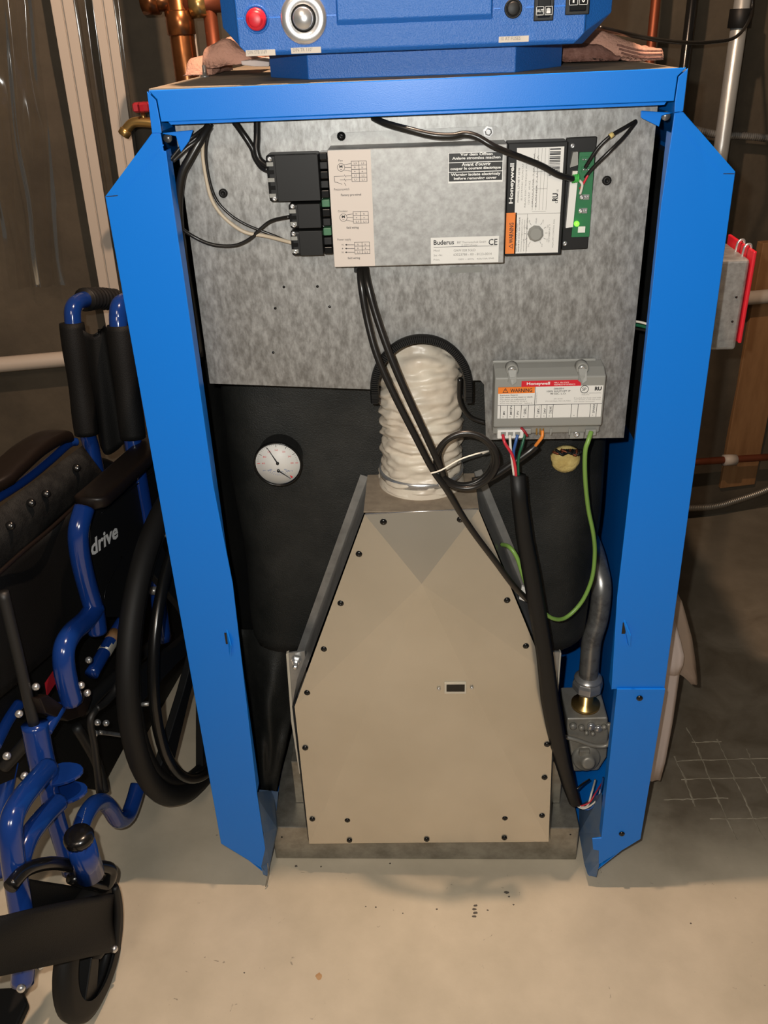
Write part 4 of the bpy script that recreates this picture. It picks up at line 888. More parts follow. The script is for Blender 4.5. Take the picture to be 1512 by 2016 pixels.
def needle(c_, a, L_):
    dv = V((math.sin(math.radians(a)), 0, math.cos(math.radians(a)))); q_ = V((dv.z, 0, -dv.x)); Yn = V((0, -.0022, 0))
    m = MB().loft([[c_ + Yn - q_ * .0011, c_ + Yn + q_ * .0011, c_ + Yn + dv * L_ + q_ * .0003, c_ + Yn + dv * L_ - q_ * .0003], [p_ + V((0, .0005, 0)) for p_ in (c_ + Yn - q_ * .0011, c_ + Yn + q_ * .0011, c_ + Yn + dv * L_ + q_ * .0003, c_ + Yn + dv * L_ - q_ * .0003)]], 'ink')
    m.lathe(c_ + V((0, -.001, 0)), (0, -1, 0), [(0, .0024), (.0025, .0022), (.003, .001)], 'black_gloss', 14); m.build('needle', go)
needle(gc + V((0, 0, gr * .04)), -27, gr * .82); needle(gc + V((0, 0, -gr * .30)), 128, gr * .62)
# --- gas pipe, nut, valve
gp = MB(); gp.tube([P(1130, 1000, .36), P(1165, 1075, .29), P(1178, 1120, .25), P(1184, 1160, .225), P(1178, 1215, .215), P(1165, 1260, .205), P(1161, 1300, .20), P(1157, 1345, .20)], .0180, 'steel_dull', n=18, sub=8)
gp.build('gas_pipe', B, 'curved grey gas pipe')
nt_ = P(1157, 1345, .20)
MB().lathe(nt_ + V((0, 0, .012)), (0, 0, -1), [(0, .019), (.003, .026), (.010, .0285), (.022, .0285), (.026, .024), (.032, .021)], 'steel', 8, smooth=False).lathe(nt_ + V((0, 0, .020)), (0, 0, -1), [(0, .0185), (.006, .026), (.010, .026)], 'steel', 24).build('union_nut', B, 'chrome hexagonal union nut', bevel=.001)
MB().lathe(nt_ + V((0, 0, -.020)), (0, 0, -1), [(0, .0135), (.026, .0135), (.028, .027), (.035, .027)], 'brass', 28).build('brass_flange', B, 'brass pipe flange')
fz = nt_.z - .056
gv = MB().prism3([(nt_.x - .040, .165, fz), (nt_.x + .036, .165, fz + .002), (nt_.x + .041, .165, fz - .040), (nt_.x + .043, .165, fz - .100), (nt_.x + .030, .165, fz - .135), (nt_.x - .018, .165, fz - .138), (nt_.x - .030, .165, fz - .07), (nt_.x - .038, .165, fz - .03)], (0, .09, 0), 'valve').build('gas_valve', B, 'grey cast gas valve with knob', bevel=.004, seg=3)
for k, (dx_, dz_, r_) in enumerate(((-.028, -.016, .007), (-.012, -.020, .006), (.006, -.017, .008), (.020, -.022, .0075), (-.002, -.032, .0045), (.010, -.034, .0045), (.030, -.018, .005))):
    MB().lathe((nt_.x + dx_, .165, fz + dz_), (0, -1, .1), [(0, r_), (.006, r_), (.008, r_ * .7), (.009, r_ * .3)], 'steel' if k in (2, 3) else 'valve', 14).build('valve_screw', gv)
MB().tube([(nt_.x - .045, .158, fz - .038), (nt_.x - .02, .155, fz - .044), (nt_.x + .012, .152, fz - .056), (nt_.x + .036, .152, fz - .055), (nt_.x + .043, .155, fz - .035), (nt_.x + .036, .158, fz - .005)], .0042, 'valve', n=10).build('pilot_tube', gv)
MB().lathe((nt_.x + .002, .17, fz - .098), (0, -1, .35), [(0, .027), (.012, .027), (.016, .024), (.018, .014), (.034, .0135), (.037, .010), (.037, .006)], 'valve', 24).build('valve_knob', gv)
MB().box((nt_.x - .014, .150, fz - .082), (nt_.x + .006, .160, fz - .068), 'valve').build('valve_tab', gv, bevel=.002)
MB().lathe((nt_.x - .049, .15, fz - .028), (0, -1, 0), [(0, .006), (.006, .006), (.009, .003)], 'brass', 12).build('test_port', gv)
# --- cables and wires
def cab(name, pts, r, mt, parent=B, label=None, n=10, sub=6): return MB().tube([P(*p) for p in pts], r, mt, n=n, sub=sub).build(name, parent, label)
cab('cable', [(709, 528, .03), (711, 560, .012), (722, 625, .005), (742, 700, -.005), (775, 775, -.012), (818, 860, -.018), (852, 925, -.02), (880, 965, -.02), (908, 1012, -.008), (935, 1052, .002), (975, 1105, .010), (1010, 1152, .016), (1040, 1182, .03)], .0047, 'cable', label='black cable hanging in front of the duct')
cab('cable', [(719, 528, .03), (724, 560, .012), (740, 620, .004), (768, 700, -.006), (800, 775, -.013), (835, 850, -.018), (866, 918, -.021), (872, 935, -.02)], .0047, 'cable', label='black cable hanging in front of the duct')
cc = P(917, 907, -.015); m = MB(); R0 = abs(P(981, 907, -.015).x - P(853, 907, -.015).x) / 2; pts = []
for k in range(49):
    a = math.radians(200 + k * 1080 / 48); pts.append(cc + V((math.cos(a) * (R0 - .0022 - .0055 * (k / 48) + .001 * math.sin(k)), -.004 + .011 * (k / 48) + .002 * math.sin(k * .7), math.sin(a) * (R0 - .002 - .0045 * (k / 48)))))
m.tube(pts, .0040, 'cable', n=10, sub=3); m.build('cable_coil', B, 'coiled loop of black cable')
cab('cable_tie', [(848, 932, -.028), (870, 925, -.03), (905, 905, -.024), (940, 893, -.02), (962, 888, -.01), (950, 893, .0)], .0011, 'wire_white', label='thin white cable tie')
cab('cable', [(930, 948, .01), (965, 940, .012), (1005, 915, .022), (1040, 890, .03), (1056, 876, .032)], .0062, 'cable')
cab('grey_wire', [(880, 950, .0), (920, 952, .005), (960, 940, .01), (1000, 915, .02)], .0022, 'wire_white')
cab('cable', [(905, 745, .08), (906, 790, .085), (925, 820, .09), (955, 832, .09)], .0035, 'cable')
cab('red_wire', [(990, 856, .020), (994, 872, .012), (1008, 895, .012), (1014, 918, .014), (1016, 940, .018)], .0021, 'wire_red', label='red wire')
cab('white_wire', [(1004, 856, .020), (1005, 880, .014), (1008, 905, .014), (1012, 936, .018)], .0019, 'wire_white', label='white wire')
cab('blue_wire', [(1019, 856, .020), (1015, 872, .016), (1011, 890, .017), (1012, 910, .018)], .0021, 'wire_blue', label='blue wire')
cab('green_wire', [(1034, 852, .026), (1028, 876, .018), (1022, 895, .017), (1020, 915, .018), (1021, 940, .02)], .0019, 'wire_green', label='dark green wire')
cab('orange_wire', [(1068, 848, .026), (1067, 860, .022), (1060, 870, .024), (1052, 880, .03)], .0023, 'wire_orange', label='orange wire')
cab('purple_wire', [(1026, 842, .026), (1033, 850, .022), (1038, 858, .026)], .0018, 'red_dark')
cab('earth_wire', [(1164, 850, .024), (1158, 868, .016), (1152, 890, .016), (1152, 940, .03), (1158, 1000, .05), (1168, 1050, .06), (1171, 1090, .07), (1165, 1140, .07), (1145, 1185, .065), (1115, 1215, .055), (1090, 1218, .04), (1065, 1200, .03), (1045, 1170, .025), (1030, 1135, .03), (1018, 1098, .035), (1003, 1077, .045), (988, 1072, .07)], .0033, 'wire_yg', label='green and yellow earth wire')
# flat black sleeve
sl = MB(); rings = []
for (x, y, Y_, hw) in ((1020, 936, .018, .0115), (1024, 990, .020, .0115), (1033, 1060, .02, .0125), (1046, 1130, .018, .0135), (1058, 1200, .015, .0135), (1073, 1290, .010, .0135), (1083, 1380, .010, .0150), (1094, 1440, .018, .0150), (1107, 1500, .03, .0140), (1121, 1550, .045, .0125), (1133, 1585, .05, .011)):
    c_ = P(x, y, Y_); rings.append([c_ + V((-hw, .003, 0)), c_ + V((-hw * .6, -.004, 0)), c_ + V((hw * .6, -.004, 0)), c_ + V((hw, .003, 0)), c_ + V((hw * .5, .009, 0)), c_ + V((-hw * .5, .009, 0))])
sl.loft(rings, 'black', smooth=True); sl.build('cable_sleeve', B, 'black flat sleeve running down beside the burner cover')
m = MB().prism([(1028, 1155), (1040, 1160), (1052, 1155), (1054, 1170), (1034, 1185), (1022, 1180)], .035, .006, 'white'); m.build('wire_joint', B, 'white wire connector', bevel=.001)
# wires at the valve bottom
for k, (mt, r_, pts) in enumerate((('wire_white', .0018, [(1135, 1585, .05), (1155, 1588, .05), (1165, 1560, .06), (1172, 1535, .10)]), ('wire_red', .0013, [(1140, 1588, .05), (1160, 1580, .05), (1172, 1562, .06), (1186, 1540, .10)]), ('wire_white', .0015, [(1130, 1582, .05), (1150, 1592, .046), (1175, 1575, .05), (1182, 1555, .07)]), ('wire_blue', .0015, [(1132, 1580, .05), (1158, 1594, .05), (1178, 1570, .055), (1188, 1530, .10)]), ('cable', .002, [(1130, 1560, .06), (1145, 1545, .07), (1160, 1535, .10)]))):
    cab(('white_wire', 'red_wire', 'white_wire', 'blue_wire', 'black_wire')[k], pts, r_, mt)
# upper left cables over the plate
UY = .040
cab('tan_wire', [(412, 245, .045), (402, 265, UY), (399, 300, UY), (404, 340, UY), (414, 385, UY), (430, 415, UY), (455, 440, UY), (485, 458, UY), (525, 465, UY), (575, 478, .03)], .0024, 'wire_tan', label='tan wire')
cab('black_wire', [(418, 245, .045), (410, 265, UY), (405, 300, UY), (410, 345, UY), (424, 390, UY), (450, 420, UY), (480, 440, UY), (513, 454, UY), (545, 466, UY), (576, 480, .03)], .0018, 'cable')
cab('black_wire', [(335, 420, .03), (352, 445, .035), (385, 468, UY), (420, 482, UY), (460, 484, UY), (490, 472, UY), (512, 452, UY), (535, 435, UY), (570, 427, .032)], .0024, 'cable')
cab('cable', [(462, 240, .045), (480, 265, UY), (497, 292, UY), (503, 310, UY), (515, 328, .036), (528, 335, .03)], .0040, 'cable')
cab('cable', [(506, 238, .045), (506, 270, UY), (505, 295, UY - .004), (512, 315, UY - .006), (530, 328, .03)], .0040, 'cable')
cab('thick_cable', [(412, 248, .045), (395, 275, .035), (375, 310, .03), (358, 345, .028), (352, 400, .03), (356, 460, .04), (372, 560, .07), (395, 700, .1)], .0054, 'cable')
cab('black_wire', [(408, 248, .045), (385, 265, .03), (360, 285, .024), (335, 315, .02)], .0020, 'cable'); cab('black_wire', [(410, 250, .045), (390, 275, .03), (368, 292, .024), (340, 318, .02)], .0024, 'cable')
cab('cable', [(735, 232, .03), (760, 243, .012), (800, 254, .002), (850, 266, -.002), (890, 268, -.002), (915, 264, 0), (940, 270, -.002), (975, 290, -.004), (1020, 308, .006), (1065, 326, .012), (1100, 345, .018), (1128, 352, .03)], .0038, 'cable', label='dark cable draped across the control boxes')
cab('black_wire', [(1252, 238, .045), (1228, 252, .035), (1203, 267, .03), (1180, 288, .03), (1163, 312, .032), (1152, 330, .036)], .0022, 'cable'); cab('black_wire', [(1252, 240, .045), (1228, 270, .035), (1200, 298, .03), (1168, 330, .034), (1152, 350, .038)], .0022, 'cable')
cab('marker_ring', [(1200, 269, .030), (1207, 264, .031)], .0030, 'wool', sub=1, label='yellow marker ring'); cab('dark_red_wire', [(1162, 335, .036), (1152, 355, .036), (1142, 372, .038)], .0014, 'wire_red')
cab('white_wire', [(1133, 350, .034), (1146, 362, .034), (1142, 382, .038)], .0016, 'wire_white')
for k, (mt, r_) in enumerate((('wire_white', .0016), ('wire_green', .0022), ('cable', .0018))): cab(('white_wire', 'green_wire', 'black_wire')[k], [(1248, 632 + k * 7, .07), (1268, 636 + k * 7, .06), (1290, 644 + k * 6, .05)], r_, mt)
# ================================================================== THINGS AROUND THE BOILER
# junction box fixed at the right side
JB = thing('junction_box', 'square galvanized electrical box with red cover plate on the boiler right side', 'electrical box', P(1420, 690, .22))
jx0 = .3705; jy = .22
zt5 = P(1425, 512, jy).z; zb5 = P(1420, 690, jy).z
jx1 = P(1463, 600, jy).x
MB().box((jx0, jy, zb5), (jx1, jy + .11, zt5), 'galv_fine').build('box_body', JB, bevel=.005, seg=3)
MB().box((jx1 + .001, jy - .004, zb5 + .012), (jx1 + .006, jy + .115, zt5 + .012), 'red').build('cover_plate', JB, 'red cover plate', bevel=.0015)
for k in range(3):
    c_ = V((jx0 + (jx1 - jx0) * .36, jy - .0006, zt5 - (zt5 - zb5) * (.30 + .27 * k)))
    MB().torus(c_, (0, 1, 0), .0155, .0014, 'steel', 32, 6).build('knockout', JB)
for k in range(2): place('hole', hole, V((jx1 - .012, jy - .0006, zt5 - (zt5 - zb5) * (.40 + .27 * k))), JB)
for dy_ in (.02, .05): MB().tube([(jx1 - .006, jy + dy_, zt5 - .004), (jx1 - .004, jy + dy_, zt5 + .014), (jx1 + .004, jy + dy_, zt5 + .016), (jx1 + .006, jy + dy_, zt5)], .002, 'steel', n=8).build('clip', JB)
MB().lathe((jx1 + .006, jy + .05, (zt5 + zb5) / 2 + .012), (1, 0, 0), [(0, .007), (.006, .007), (.008, .004)], 'white', 12).build('toggle', JB)
# papers in a clear sleeve
PR = thing('document_pouch', 'folded papers in a crumpled plastic sleeve tucked at the right side of the boiler', 'papers', (.39, .22, .10))
def sheet(pts_top, name, mt, thick=.0012, Y_=.2, label=None):
    m = MB(); rows = []
    for (xa, xb_, y_, Ya, Yb) in pts_top:
        rows.append([P(xa + (xb_ - xa) * j / 8, y_, Ya + (Yb - Ya) * j / 8) + V((0, .004 * noise.noise(V((j * .5, y_ * .01, len(name)))), 0)) for j in range(9)])
    m.loft(rows, mt, cap=False, smooth=True, closed_ring=False); o = m.build(name, PR, label); s__ = o.modifiers.new('thick', 'SOLIDIFY'); s__.thickness = thick; return o
for k in range(4):
    o_ = k * 3.0
    sheet([(1300, 1345 - o_ * .6, 1290, .17 + .006 * k, .20 + .006 * k), (1285, 1338 - o_, 1330, .17 + .006 * k, .20 + .006 * k), (1272, 1325 - o_, 1420, .16 + .006 * k, .19 + .006 * k), (1262, 1310 - o_, 1500, .155 + .006 * k, .18 + .006 * k), (1258, 1300 - o_ * 1.6, 1538 - k * 4, .15 + .006 * k, .175 + .006 * k)], 'paper_sheet', 'paper')
mat('sleeve', (.38, .29, .23), .3, alpha=.8)
sheet([(1310, 1333, 1166, .21, .22), (1300, 1343, 1185, .21, .22), (1295, 1350, 1210, .21, .225), (1295, 1362, 1255, .21, .23), (1300, 1370, 1305, .21, .24), (1345, 1373, 1332, .225, .245), (1362, 1374, 1348, .23, .245)], 'plastic_sleeve', 'sleeve', .0008)
sheet([(1300, 1328, 1220, .17, .19), (1295, 1340, 1262, .17, .19), (1290, 1347, 1292, .17, .19), (1292, 1345, 1310, .17, .19), (1310, 1336, 1330, .18, .19)], 'folded_page', 'paper', .001)
MB().box((.3688, .13, P(1275, 1520, .2).z), (.3698, .34, P(1275, 1180, .2).z), 'paper').build('pouch_back', PR)
# towels on the cabinet top
def towel(prof, y0, y1, mt, name, label, amp=.003):
    rings = []; ny = 26
    for i in range(ny + 1):
        t = i / ny; Yv = y0 + (y1 - y0) * t; e = min(1, min(t, 1 - t) * 9 + .55); ring = []; cxm = sum(p.x for p in prof) / len(prof); zm = min(p.z for p in prof)
        for k, p in enumerate(prof):
            nn = noise.noise(V((p.x * 40, Yv * 30, p.z * 60 + k * .2))) * amp
            ring.append(V((cxm + (p.x - cxm) * (.94 + .06 * e) + nn, Yv + nn, max(1.3575, zm + (p.z - zm) * e + (nn if p.z > zm + .002 else 0)))))
        rings.append(ring)
    m = MB().loft(rings, mt, smooth=True); return m
def profpx(pts, Y): return catmull([P(x, y, Y) for x, y in pts], 4, closed=True)
tw = thing('towel', 'folded pink towel under the right end of the control panel', 'towel', P(1250, 118, .24), 'pink towels on the cabinet top')
towel(profpx([(1120, 108), (1170, 100), (1215, 108), (1262, 122), (1303, 121), (1306, 112), (1306, 96), (1280, 94), (1240, 80), (1205, 66), (1180, 60), (1150, 75), (1120, 92)], .22), .215, .42, 'towel', '', '').build('towel_body', tw)
towel(profpx([(1100, 120), (1150, 120), (1200, 120), (1222, 117), (1215, 104), (1195, 90), (1160, 84), (1110, 92)], .205), .205, .40, 'towel_dark', '', '', .006).build('towel_fold', tw, 'fold of towel with shade put into its darker colour')
for k in range(3): MB().tube([P(1215 + k * 4, 88 + k * 8, .213), P(1260, 99 + k * 7, .213), P(1304, 100 + k * 6.5, .213)], .0012, 'towel_dark', n=6).build('edge_line', tw)
tl_ = thing('towel', 'crumpled pink towel at the left end of the control panel', 'towel', P(420, 150, .27), 'pink towels on the cabinet top')
towel(profpx([(364, 150), (400, 154), (420, 150), (418, 128), (405, 112), (385, 110), (366, 122)], .28), .28, .42, 'towel', '', '', .007).build('towel_roll', tl_)
towel(profpx([(399, 134), (440, 130), (478, 120), (500, 118), (470, 95), (440, 76), (420, 84), (398, 98), (395, 112)], .24), .24, .42, 'towel', '', '', .003).build('towel_fold', tl_)
tag(MB().prism([(474, 120), (500, 118), (530, 122), (530, 131), (500, 131), (476, 128)], .20, .12, 'paper').build('paper_wad', bevel=.001), 'flat folded paper lying on the cabinet top beside the left towel', 'paper')

# ================================================================== WHEELCHAIR
WC = thing('wheelchair', 'folded black and blue wheelchair parked left of the boiler', 'wheelchair', (W0.x, W0.y, 0))
FB = -.03; LB = -.165
def wt(name, pts, r, mt='chair_blue', parent=WC, label=None, n=14, sub=6): return MB().tube([Wp(*p) for p in pts], r, mt, n=n, sub=sub).build(name, parent, label)
R_T = .0155
# rear frames and push handles
rf_ = wt('side_frame', [(234, 604, FB - .002), (233, 640, FB), (245, 740, FB), (262, 870, FB), (285, 1010, FB), (305, 1130, FB), (322, 1260, FB)], R_T)
wt('push_handle', [(234, 640, FB), (233, 612, FB), (240, 597, FB), (262, 592, FB + .005), (290, 590, FB + .01)], R_T, label='blue push handle')
lf_ = wt('side_frame', [(145, 640, LB), (158, 740, LB), (172, 850, LB), (182, 890, LB), (205, 1010, LB), (225, 1140, LB)], R_T)
wt('push_handle', [(144, 640, LB), (143, 612, LB), (150, 598, LB), (166, 590, LB), (180, 588, LB)], R_T, label='blue push handle')
gm = MB(); pts = [Wp(166, 590, LB), Wp(195, 588, LB + .002), Wp(226, 590, LB + .006)]
gm.tube(pts, lambda t: .0205 + .002 * math.cos(t * 60), 'rubber', n=16, sub=20); gm.build('handle_grip', WC, 'black ribbed grip')
# folded backrest upholstery: sleeves on both posts and gathered cloth between
def sleeve(px0, px1, b): 
    m = MB(); p0 = Wp(*px0, b); p1 = Wp(*px1, b); pts = [p0.lerp(p1, k / 10) for k in range(11)]
    m.tube(pts, lambda t: .0225 + .001 * math.sin(t * 9), 'chair_fabric', n=16, sub=2); return m
bk = sleeve((141, 636), (171, 855), LB); bk.build('backrest_sleeve', WC)
sleeve((236, 640), (262, 862), FB).build('backrest_sleeve', WC)
bm_ = MB(); rows = []
for i in range(21):
    t = i / 20; row = []
    a = Wp(152 + 48 * t, 632 + 250 * t, LB); c_ = Wp(238 + 34 * t, 640 + 240 * t, FB - .004)
    for j in range(31):
        u_ = j / 30; fold = .022 * math.sin(u_ * math.pi * 3) * (.6 + .4 * t)
        row.append(a.lerp(c_, u_) + WF * (fold + .010 * math.sin(u_ * 21 + t * 2) * .4) + V((0, 0, .010 * math.cos(u_ * math.pi * 3.0) - .012 * (1 if i == 0 else 0))))
    rows.append(row)
bm_.loft(rows, 'chair_fabric', cap=False, smooth=True, closed_ring=False); o = bm_.build('backrest', WC, 'folded black backrest cloth'); s_ = o.modifiers.new('t', 'SOLIDIFY'); s_.thickness = .004
# armrests
def armrest(pts, b, r, hw):
    m = MB(); path = catmull([Wp(x, y, b) for x, y in pts], 6); rings = []; N = len(path)
    for i, p in enumerate(path):
        t = i / (N - 1); s_ = min(1, .45 + 4.5 * min(t, 1 - t)); ring = []
        for k in range(20):
            a = 2 * math.pi * k / 20; cxk = math.copysign(abs(math.cos(a)) ** .6, math.cos(a)); szk = math.copysign(abs(math.sin(a)) ** .6, math.sin(a)); ring.append(p + WR * cxk * hw * s_ + V((0, 0, szk * r * (.8 + .2 * s_))))
        rings.append(ring)
    return m.loft(rings, 'arm_pad', smooth=True).build('arm_pad', WC, 'black padded armrest')
armrest([(172, 992), (200, 968), (255, 918), (330, 850)], .0, .012, .030)
armrest([(128, 858), (100, 862), (60, 885), (25, 915), (-30, 965)], LB - .02, .013, .030)
wt('armrest_tube', [(166, 1000, -.004), (155, 1040, -.006), (155, 1075, -.01), (163, 1120, -.015), (175, 1165, -.02), (186, 1205, -.02), (192, 1245, -.02)], R_T * 1.05)
wt('armrest_tube', [(188, 1195, -.02), (168, 1222, -.018), (140, 1248, -.015), (126, 1280, -.012), (128, 1325, -.012), (142, 1382, -.012)], R_T * 1.1)
wt('armrest_tube', [(150, 870, LB - .01), (135, 874, LB - .015), (100, 905, LB - .02), (50, 945, LB - .02), (-20, 990, LB - .02)], .008)
# skirt guard with lettering
sgp = [(178, 1005), (250, 945), (330, 890), (345, 1000), (300, 1130), (235, 1215), (200, 1215), (180, 1120)]
g = MB(); A = [Wp(x, y, -.028) for x, y in sgp]; g.loft([A, [p - WR * .004 for p in A]], 'black'); sg = g.build('skirt_guard', WC, 'black side guard')
d = MB(); o0 = Wp(180, 1097, -.026); ux = (Wp(233, 1058, -.026) - o0); uz = Wp(178, 1064, -.026) - o0; L_ = ux.length; hL = uz.length
d.text('drive', o0, ux.normalized(), (uz.normalized()), L_, hL, 'ink_white', .03); d.build('brand_lettering', sg, 'white lettering')
m = MB(); A = [Wp(x, y, -.15) for x, y in ((-40, 1050), (190, 1000), (380, 1150), (400, 1400), (335, 1470), (262, 1435), (198, 1556), (120, 1545), (60, 1520), (-40, 1560))]; m.loft([A, [p - WR * .004 for p in A]], 'chair_fabric'); m.build('skirt_guard', WC, 'black far side guard')
wt('guard_edge', [(200, 1010, -.024), (262, 960, -.024), (330, 905, -.024)], .0012, 'black_gloss', n=6); wt('guard_seam', [(240, 1095, -.024), (212, 1150, -.024), (205, 1180, -.024)], .0012, 'black_gloss', n=6)
# seat folded up: band with snaps and dark cloth
st = MB(); rows = []
for i in range(25):
    t = i / 24; xm2 = 178 - 215 * t; ym2 = 905 + 175 * t
    rows.append([Wp(xm2 - 16 - 4 * t + q_ * 1.0, ym2 - 28 - 12 * t + q_ * (1.35 + .8 * t), -.10 + .018 * math.sin(q_ / 46 * math.pi) + .004 * noise.noise(V((t * 6, q_ * .1, 0)))) for q_ in (0, 6, 12, 18, 24, 30, 36, 42, 46)])
st.loft(rows, 'chair_seat', cap=False, smooth=True, closed_ring=False); o = st.build('seat_band', WC, 'black seat cloth edge with snap fasteners'); s_ = o.modifiers.new('t', 'SOLIDIFY'); s_.thickness = .004
for x, y in ((151, 921), (91, 972), (20, 1035), (61, 990)):
    MB().lathe(Wp(x, y, -.078), WR * .35 + WF * .75 + V((0, 0, .5)), [(-.004, .007), (.001, .007), (.003, .0045), (.0035, .002)], 'black_gloss', 16).build('snap_fastener', WC)
sc_ = MB(); rows = []
for i in range(13):
    t = i / 12; rows.append([Wp(175 - 230 * u_ - 15 * t + (1 - u_) * 10 * t, 975 + 190 * u_ * (1 - .25 * t) + t * (250 + 60 * u_), -.085 - .02 * t + .012 * math.sin(u_ * 9 + t * 3)) for u_ in (k / 14 for k in range(15))])
sc_.loft(rows, 'chair_fabric', cap=False, smooth=True, closed_ring=False); o = sc_.build('seat_cloth', WC, 'black folded seat cloth'); s_ = o.modifiers.new('t', 'SOLIDIFY'); s_.thickness = .005
wt('seat_piping', [(160, 985, -.075), (100, 1040, -.07), (40, 1090, -.065), (-15, 1140, -.06)], .0035, 'arm_pad', n=8)
# rods and sockets at the front
wt('seat_rod', [(5, 1165, -.05), (35, 1290, -.045), (68, 1432, -.04)], .0085, 'rubber')
fs = wt('front_socket', [(68, 1425, -.04), (80, 1490, -.036), (97, 1560, -.03), (106, 1600, -.028), (140, 1715, -.02)], lambda t: .0200 if t < .45 else .0150)
wt('gusset', [(90, 1440, -.03), (108, 1410, -.028), (120, 1390, -.028)], .010)
for (x, y) in ((113, 1528), (122, 1565)):
    c_ = Wp(x, y, -.02); m = MB(); rings = []
    for dz_ in (0, .006): rings.append([c_ + V((math.cos(a) * .036 * (1.2 if math.cos(a) > 0 else .6), math.sin(a) * .024, dz_ + .006 * math.cos(a))) for a in (2 * math.pi * k / 20 for k in range(20))])
    m.loft(rings, 'chair_blue').build('hinge_plate', WC, bevel=.0012)
wt('legrest_tube', [(95, 1512, -.01), (65, 1545, .0), (38, 1580, .005), (22, 1620, .01), (24, 1680, .012), (36, 1760, .014), (44, 1815, .016), (48, 1860, .016), (44, 1935, .012)], R_T * 1.05, label='bent blue legrest tube')
wt('legrest_tube', [(115, 1580, -.01), (85, 1610, -.005), (55, 1650, -.002), (38, 1700, 0.), (34, 1740, 0.)], R_T)
wt('legrest_tube', [(20, 1500, LB), (8, 1560, LB), (-5, 1640, LB), (0, 1720, LB)], R_T); wt('legrest_tube', [(-10, 1470, LB + .02), (15, 1420, LB + .02), (38, 1385, LB + .02)], .010)
# straps and clamp plates
m = MB(); A = [Wp(x, y, -.02) for x, y in ((78, 1375), (95, 1368), (130, 1392), (162, 1385), (170, 1360), (182, 1372), (170, 1408), (135, 1420), (90, 1405))]; m.loft([A, [p - WR * .016 for p in A]], 'arm_pad'); m.build('clamp_bracket', WC, bevel=.002)
MB().loft([[Wp(x, y, -.05) for x, y in ((88, 1345), (110, 1312), (113, 1340), (92, 1372))], [Wp(x, y, -.056) for x, y in ((88, 1345), (110, 1312), (113, 1340), (92, 1372))]], 'red_dark').build('red_tag', WC, 'red plastic tag')
# cross brace with sticker
wt('cross_brace', [(262, 1190, -.07), (225, 1250, -.07), (180, 1328, -.07)], .0125)
m = MB(); a = Wp(236, 1234, -.07); b = Wp(205, 1285, -.07); m.tube([a, b], .0131, 'valve', n=14, sub=1); m.build('brace_sticker', WC, 'pale sticker'); m = MB(); a = Wp(228, 1246, -.069); b = Wp(219, 1262, -.069); m.tube([a, b], .0134, 'wood', n=14, sub=1); m.build('brace_sticker', WC)
# caster housing, lower rail
wt('lower_rail', [(152, 1660, -.005), (162, 1620, -.01), (180, 1588, -.015), (200, 1578, -.02), (215, 1590, -.02), (232, 1614, -.02), (250, 1608, -.02), (262, 1580, -.02), (272, 1545, -.02)], R_T * .95)
m = MB(); d_ = MB(); a = Wp(166, 1588, .0); 
d_.text('transport', Wp(155, 1645, .0085), (Wp(170, 1590, .0085) - Wp(155, 1645, .0085)).normalized(), WF * .5 + V((0, 0, .5)), (Wp(170, 1590, .0) - Wp(155, 1645, .0)).length, .0035, 'ink_white', .02) ; d_.build('rail_lettering', WC)
hs = Wp(156, 1652, .055); he = Wp(178, 1722, .055)
MB().tube([hs, he], .0215, 'chair_blue', n=18, sub=1).build('caster_housing', WC); MB().lathe(hs, (hs - he), [(-.004, .0215), (.004, .0230), (.012, .020), (.014, .010), (.015, .003)], 'black_gloss', 20).build('housing_cap', WC, 'black rounded cap')
# wheels
def rear_wheel(b, parent_label):
    c_ = V((W0.x, W0.y, .345)) + WR * b
    wo = MB().torus(c_, WR, .325, .0195, 'tyre', 72, 12).build('rear_wheel', WC, parent_label)
    MB().torus(c_, WR, .299, .011, 'black', 72, 8).build('rim', wo)
    MB().torus(c_ + WR * .030, WR, .290, .0105, 'black_gloss', 72, 10).build('handrim', wo, 'black push rim')
    MB().lathe(c_ - WR * .028, WR, [(0, .018), (.012, .026), (.042, .026), (.052, .018), (.056, .009)], 'black', 24).build('hub', wo)
    for k in range(8):
        a = 2 * math.pi * k / 8 + .3; dv = WF * math.cos(a) + V((0, 0, 1)) * math.sin(a); q_ = WF * -math.sin(a) + V((0, 0, 1)) * math.cos(a)
        rings = [[c_ + dv * r_ + q_ * h_ + WR * t_, c_ + dv * r_ - q_ * h_ + WR * t_, c_ + dv * r_ - q_ * h_ - WR * t_, c_ + dv * r_ + q_ * h_ - WR * t_] for r_, h_, t_ in ((.02, .020, .008), (.14, .018, .008), (.296, .030, .008))]
        MB().loft(rings, 'black').build('spoke', wo, bevel=.002)
    for k in range(6):
        a = 2 * math.pi * k / 6 + .2; dv = WF * math.cos(a) + V((0, 0, 1)) * math.sin(a); MB().tube([c_ + dv * .300, c_ + dv * .290 + WR * .03], .004, 'steel_dull', n=8, sub=1).build('rim_stud', wo)
    return wo
rear_wheel(0, 'large black rear wheel'); rear_wheel(-.25, 'large black rear wheel')
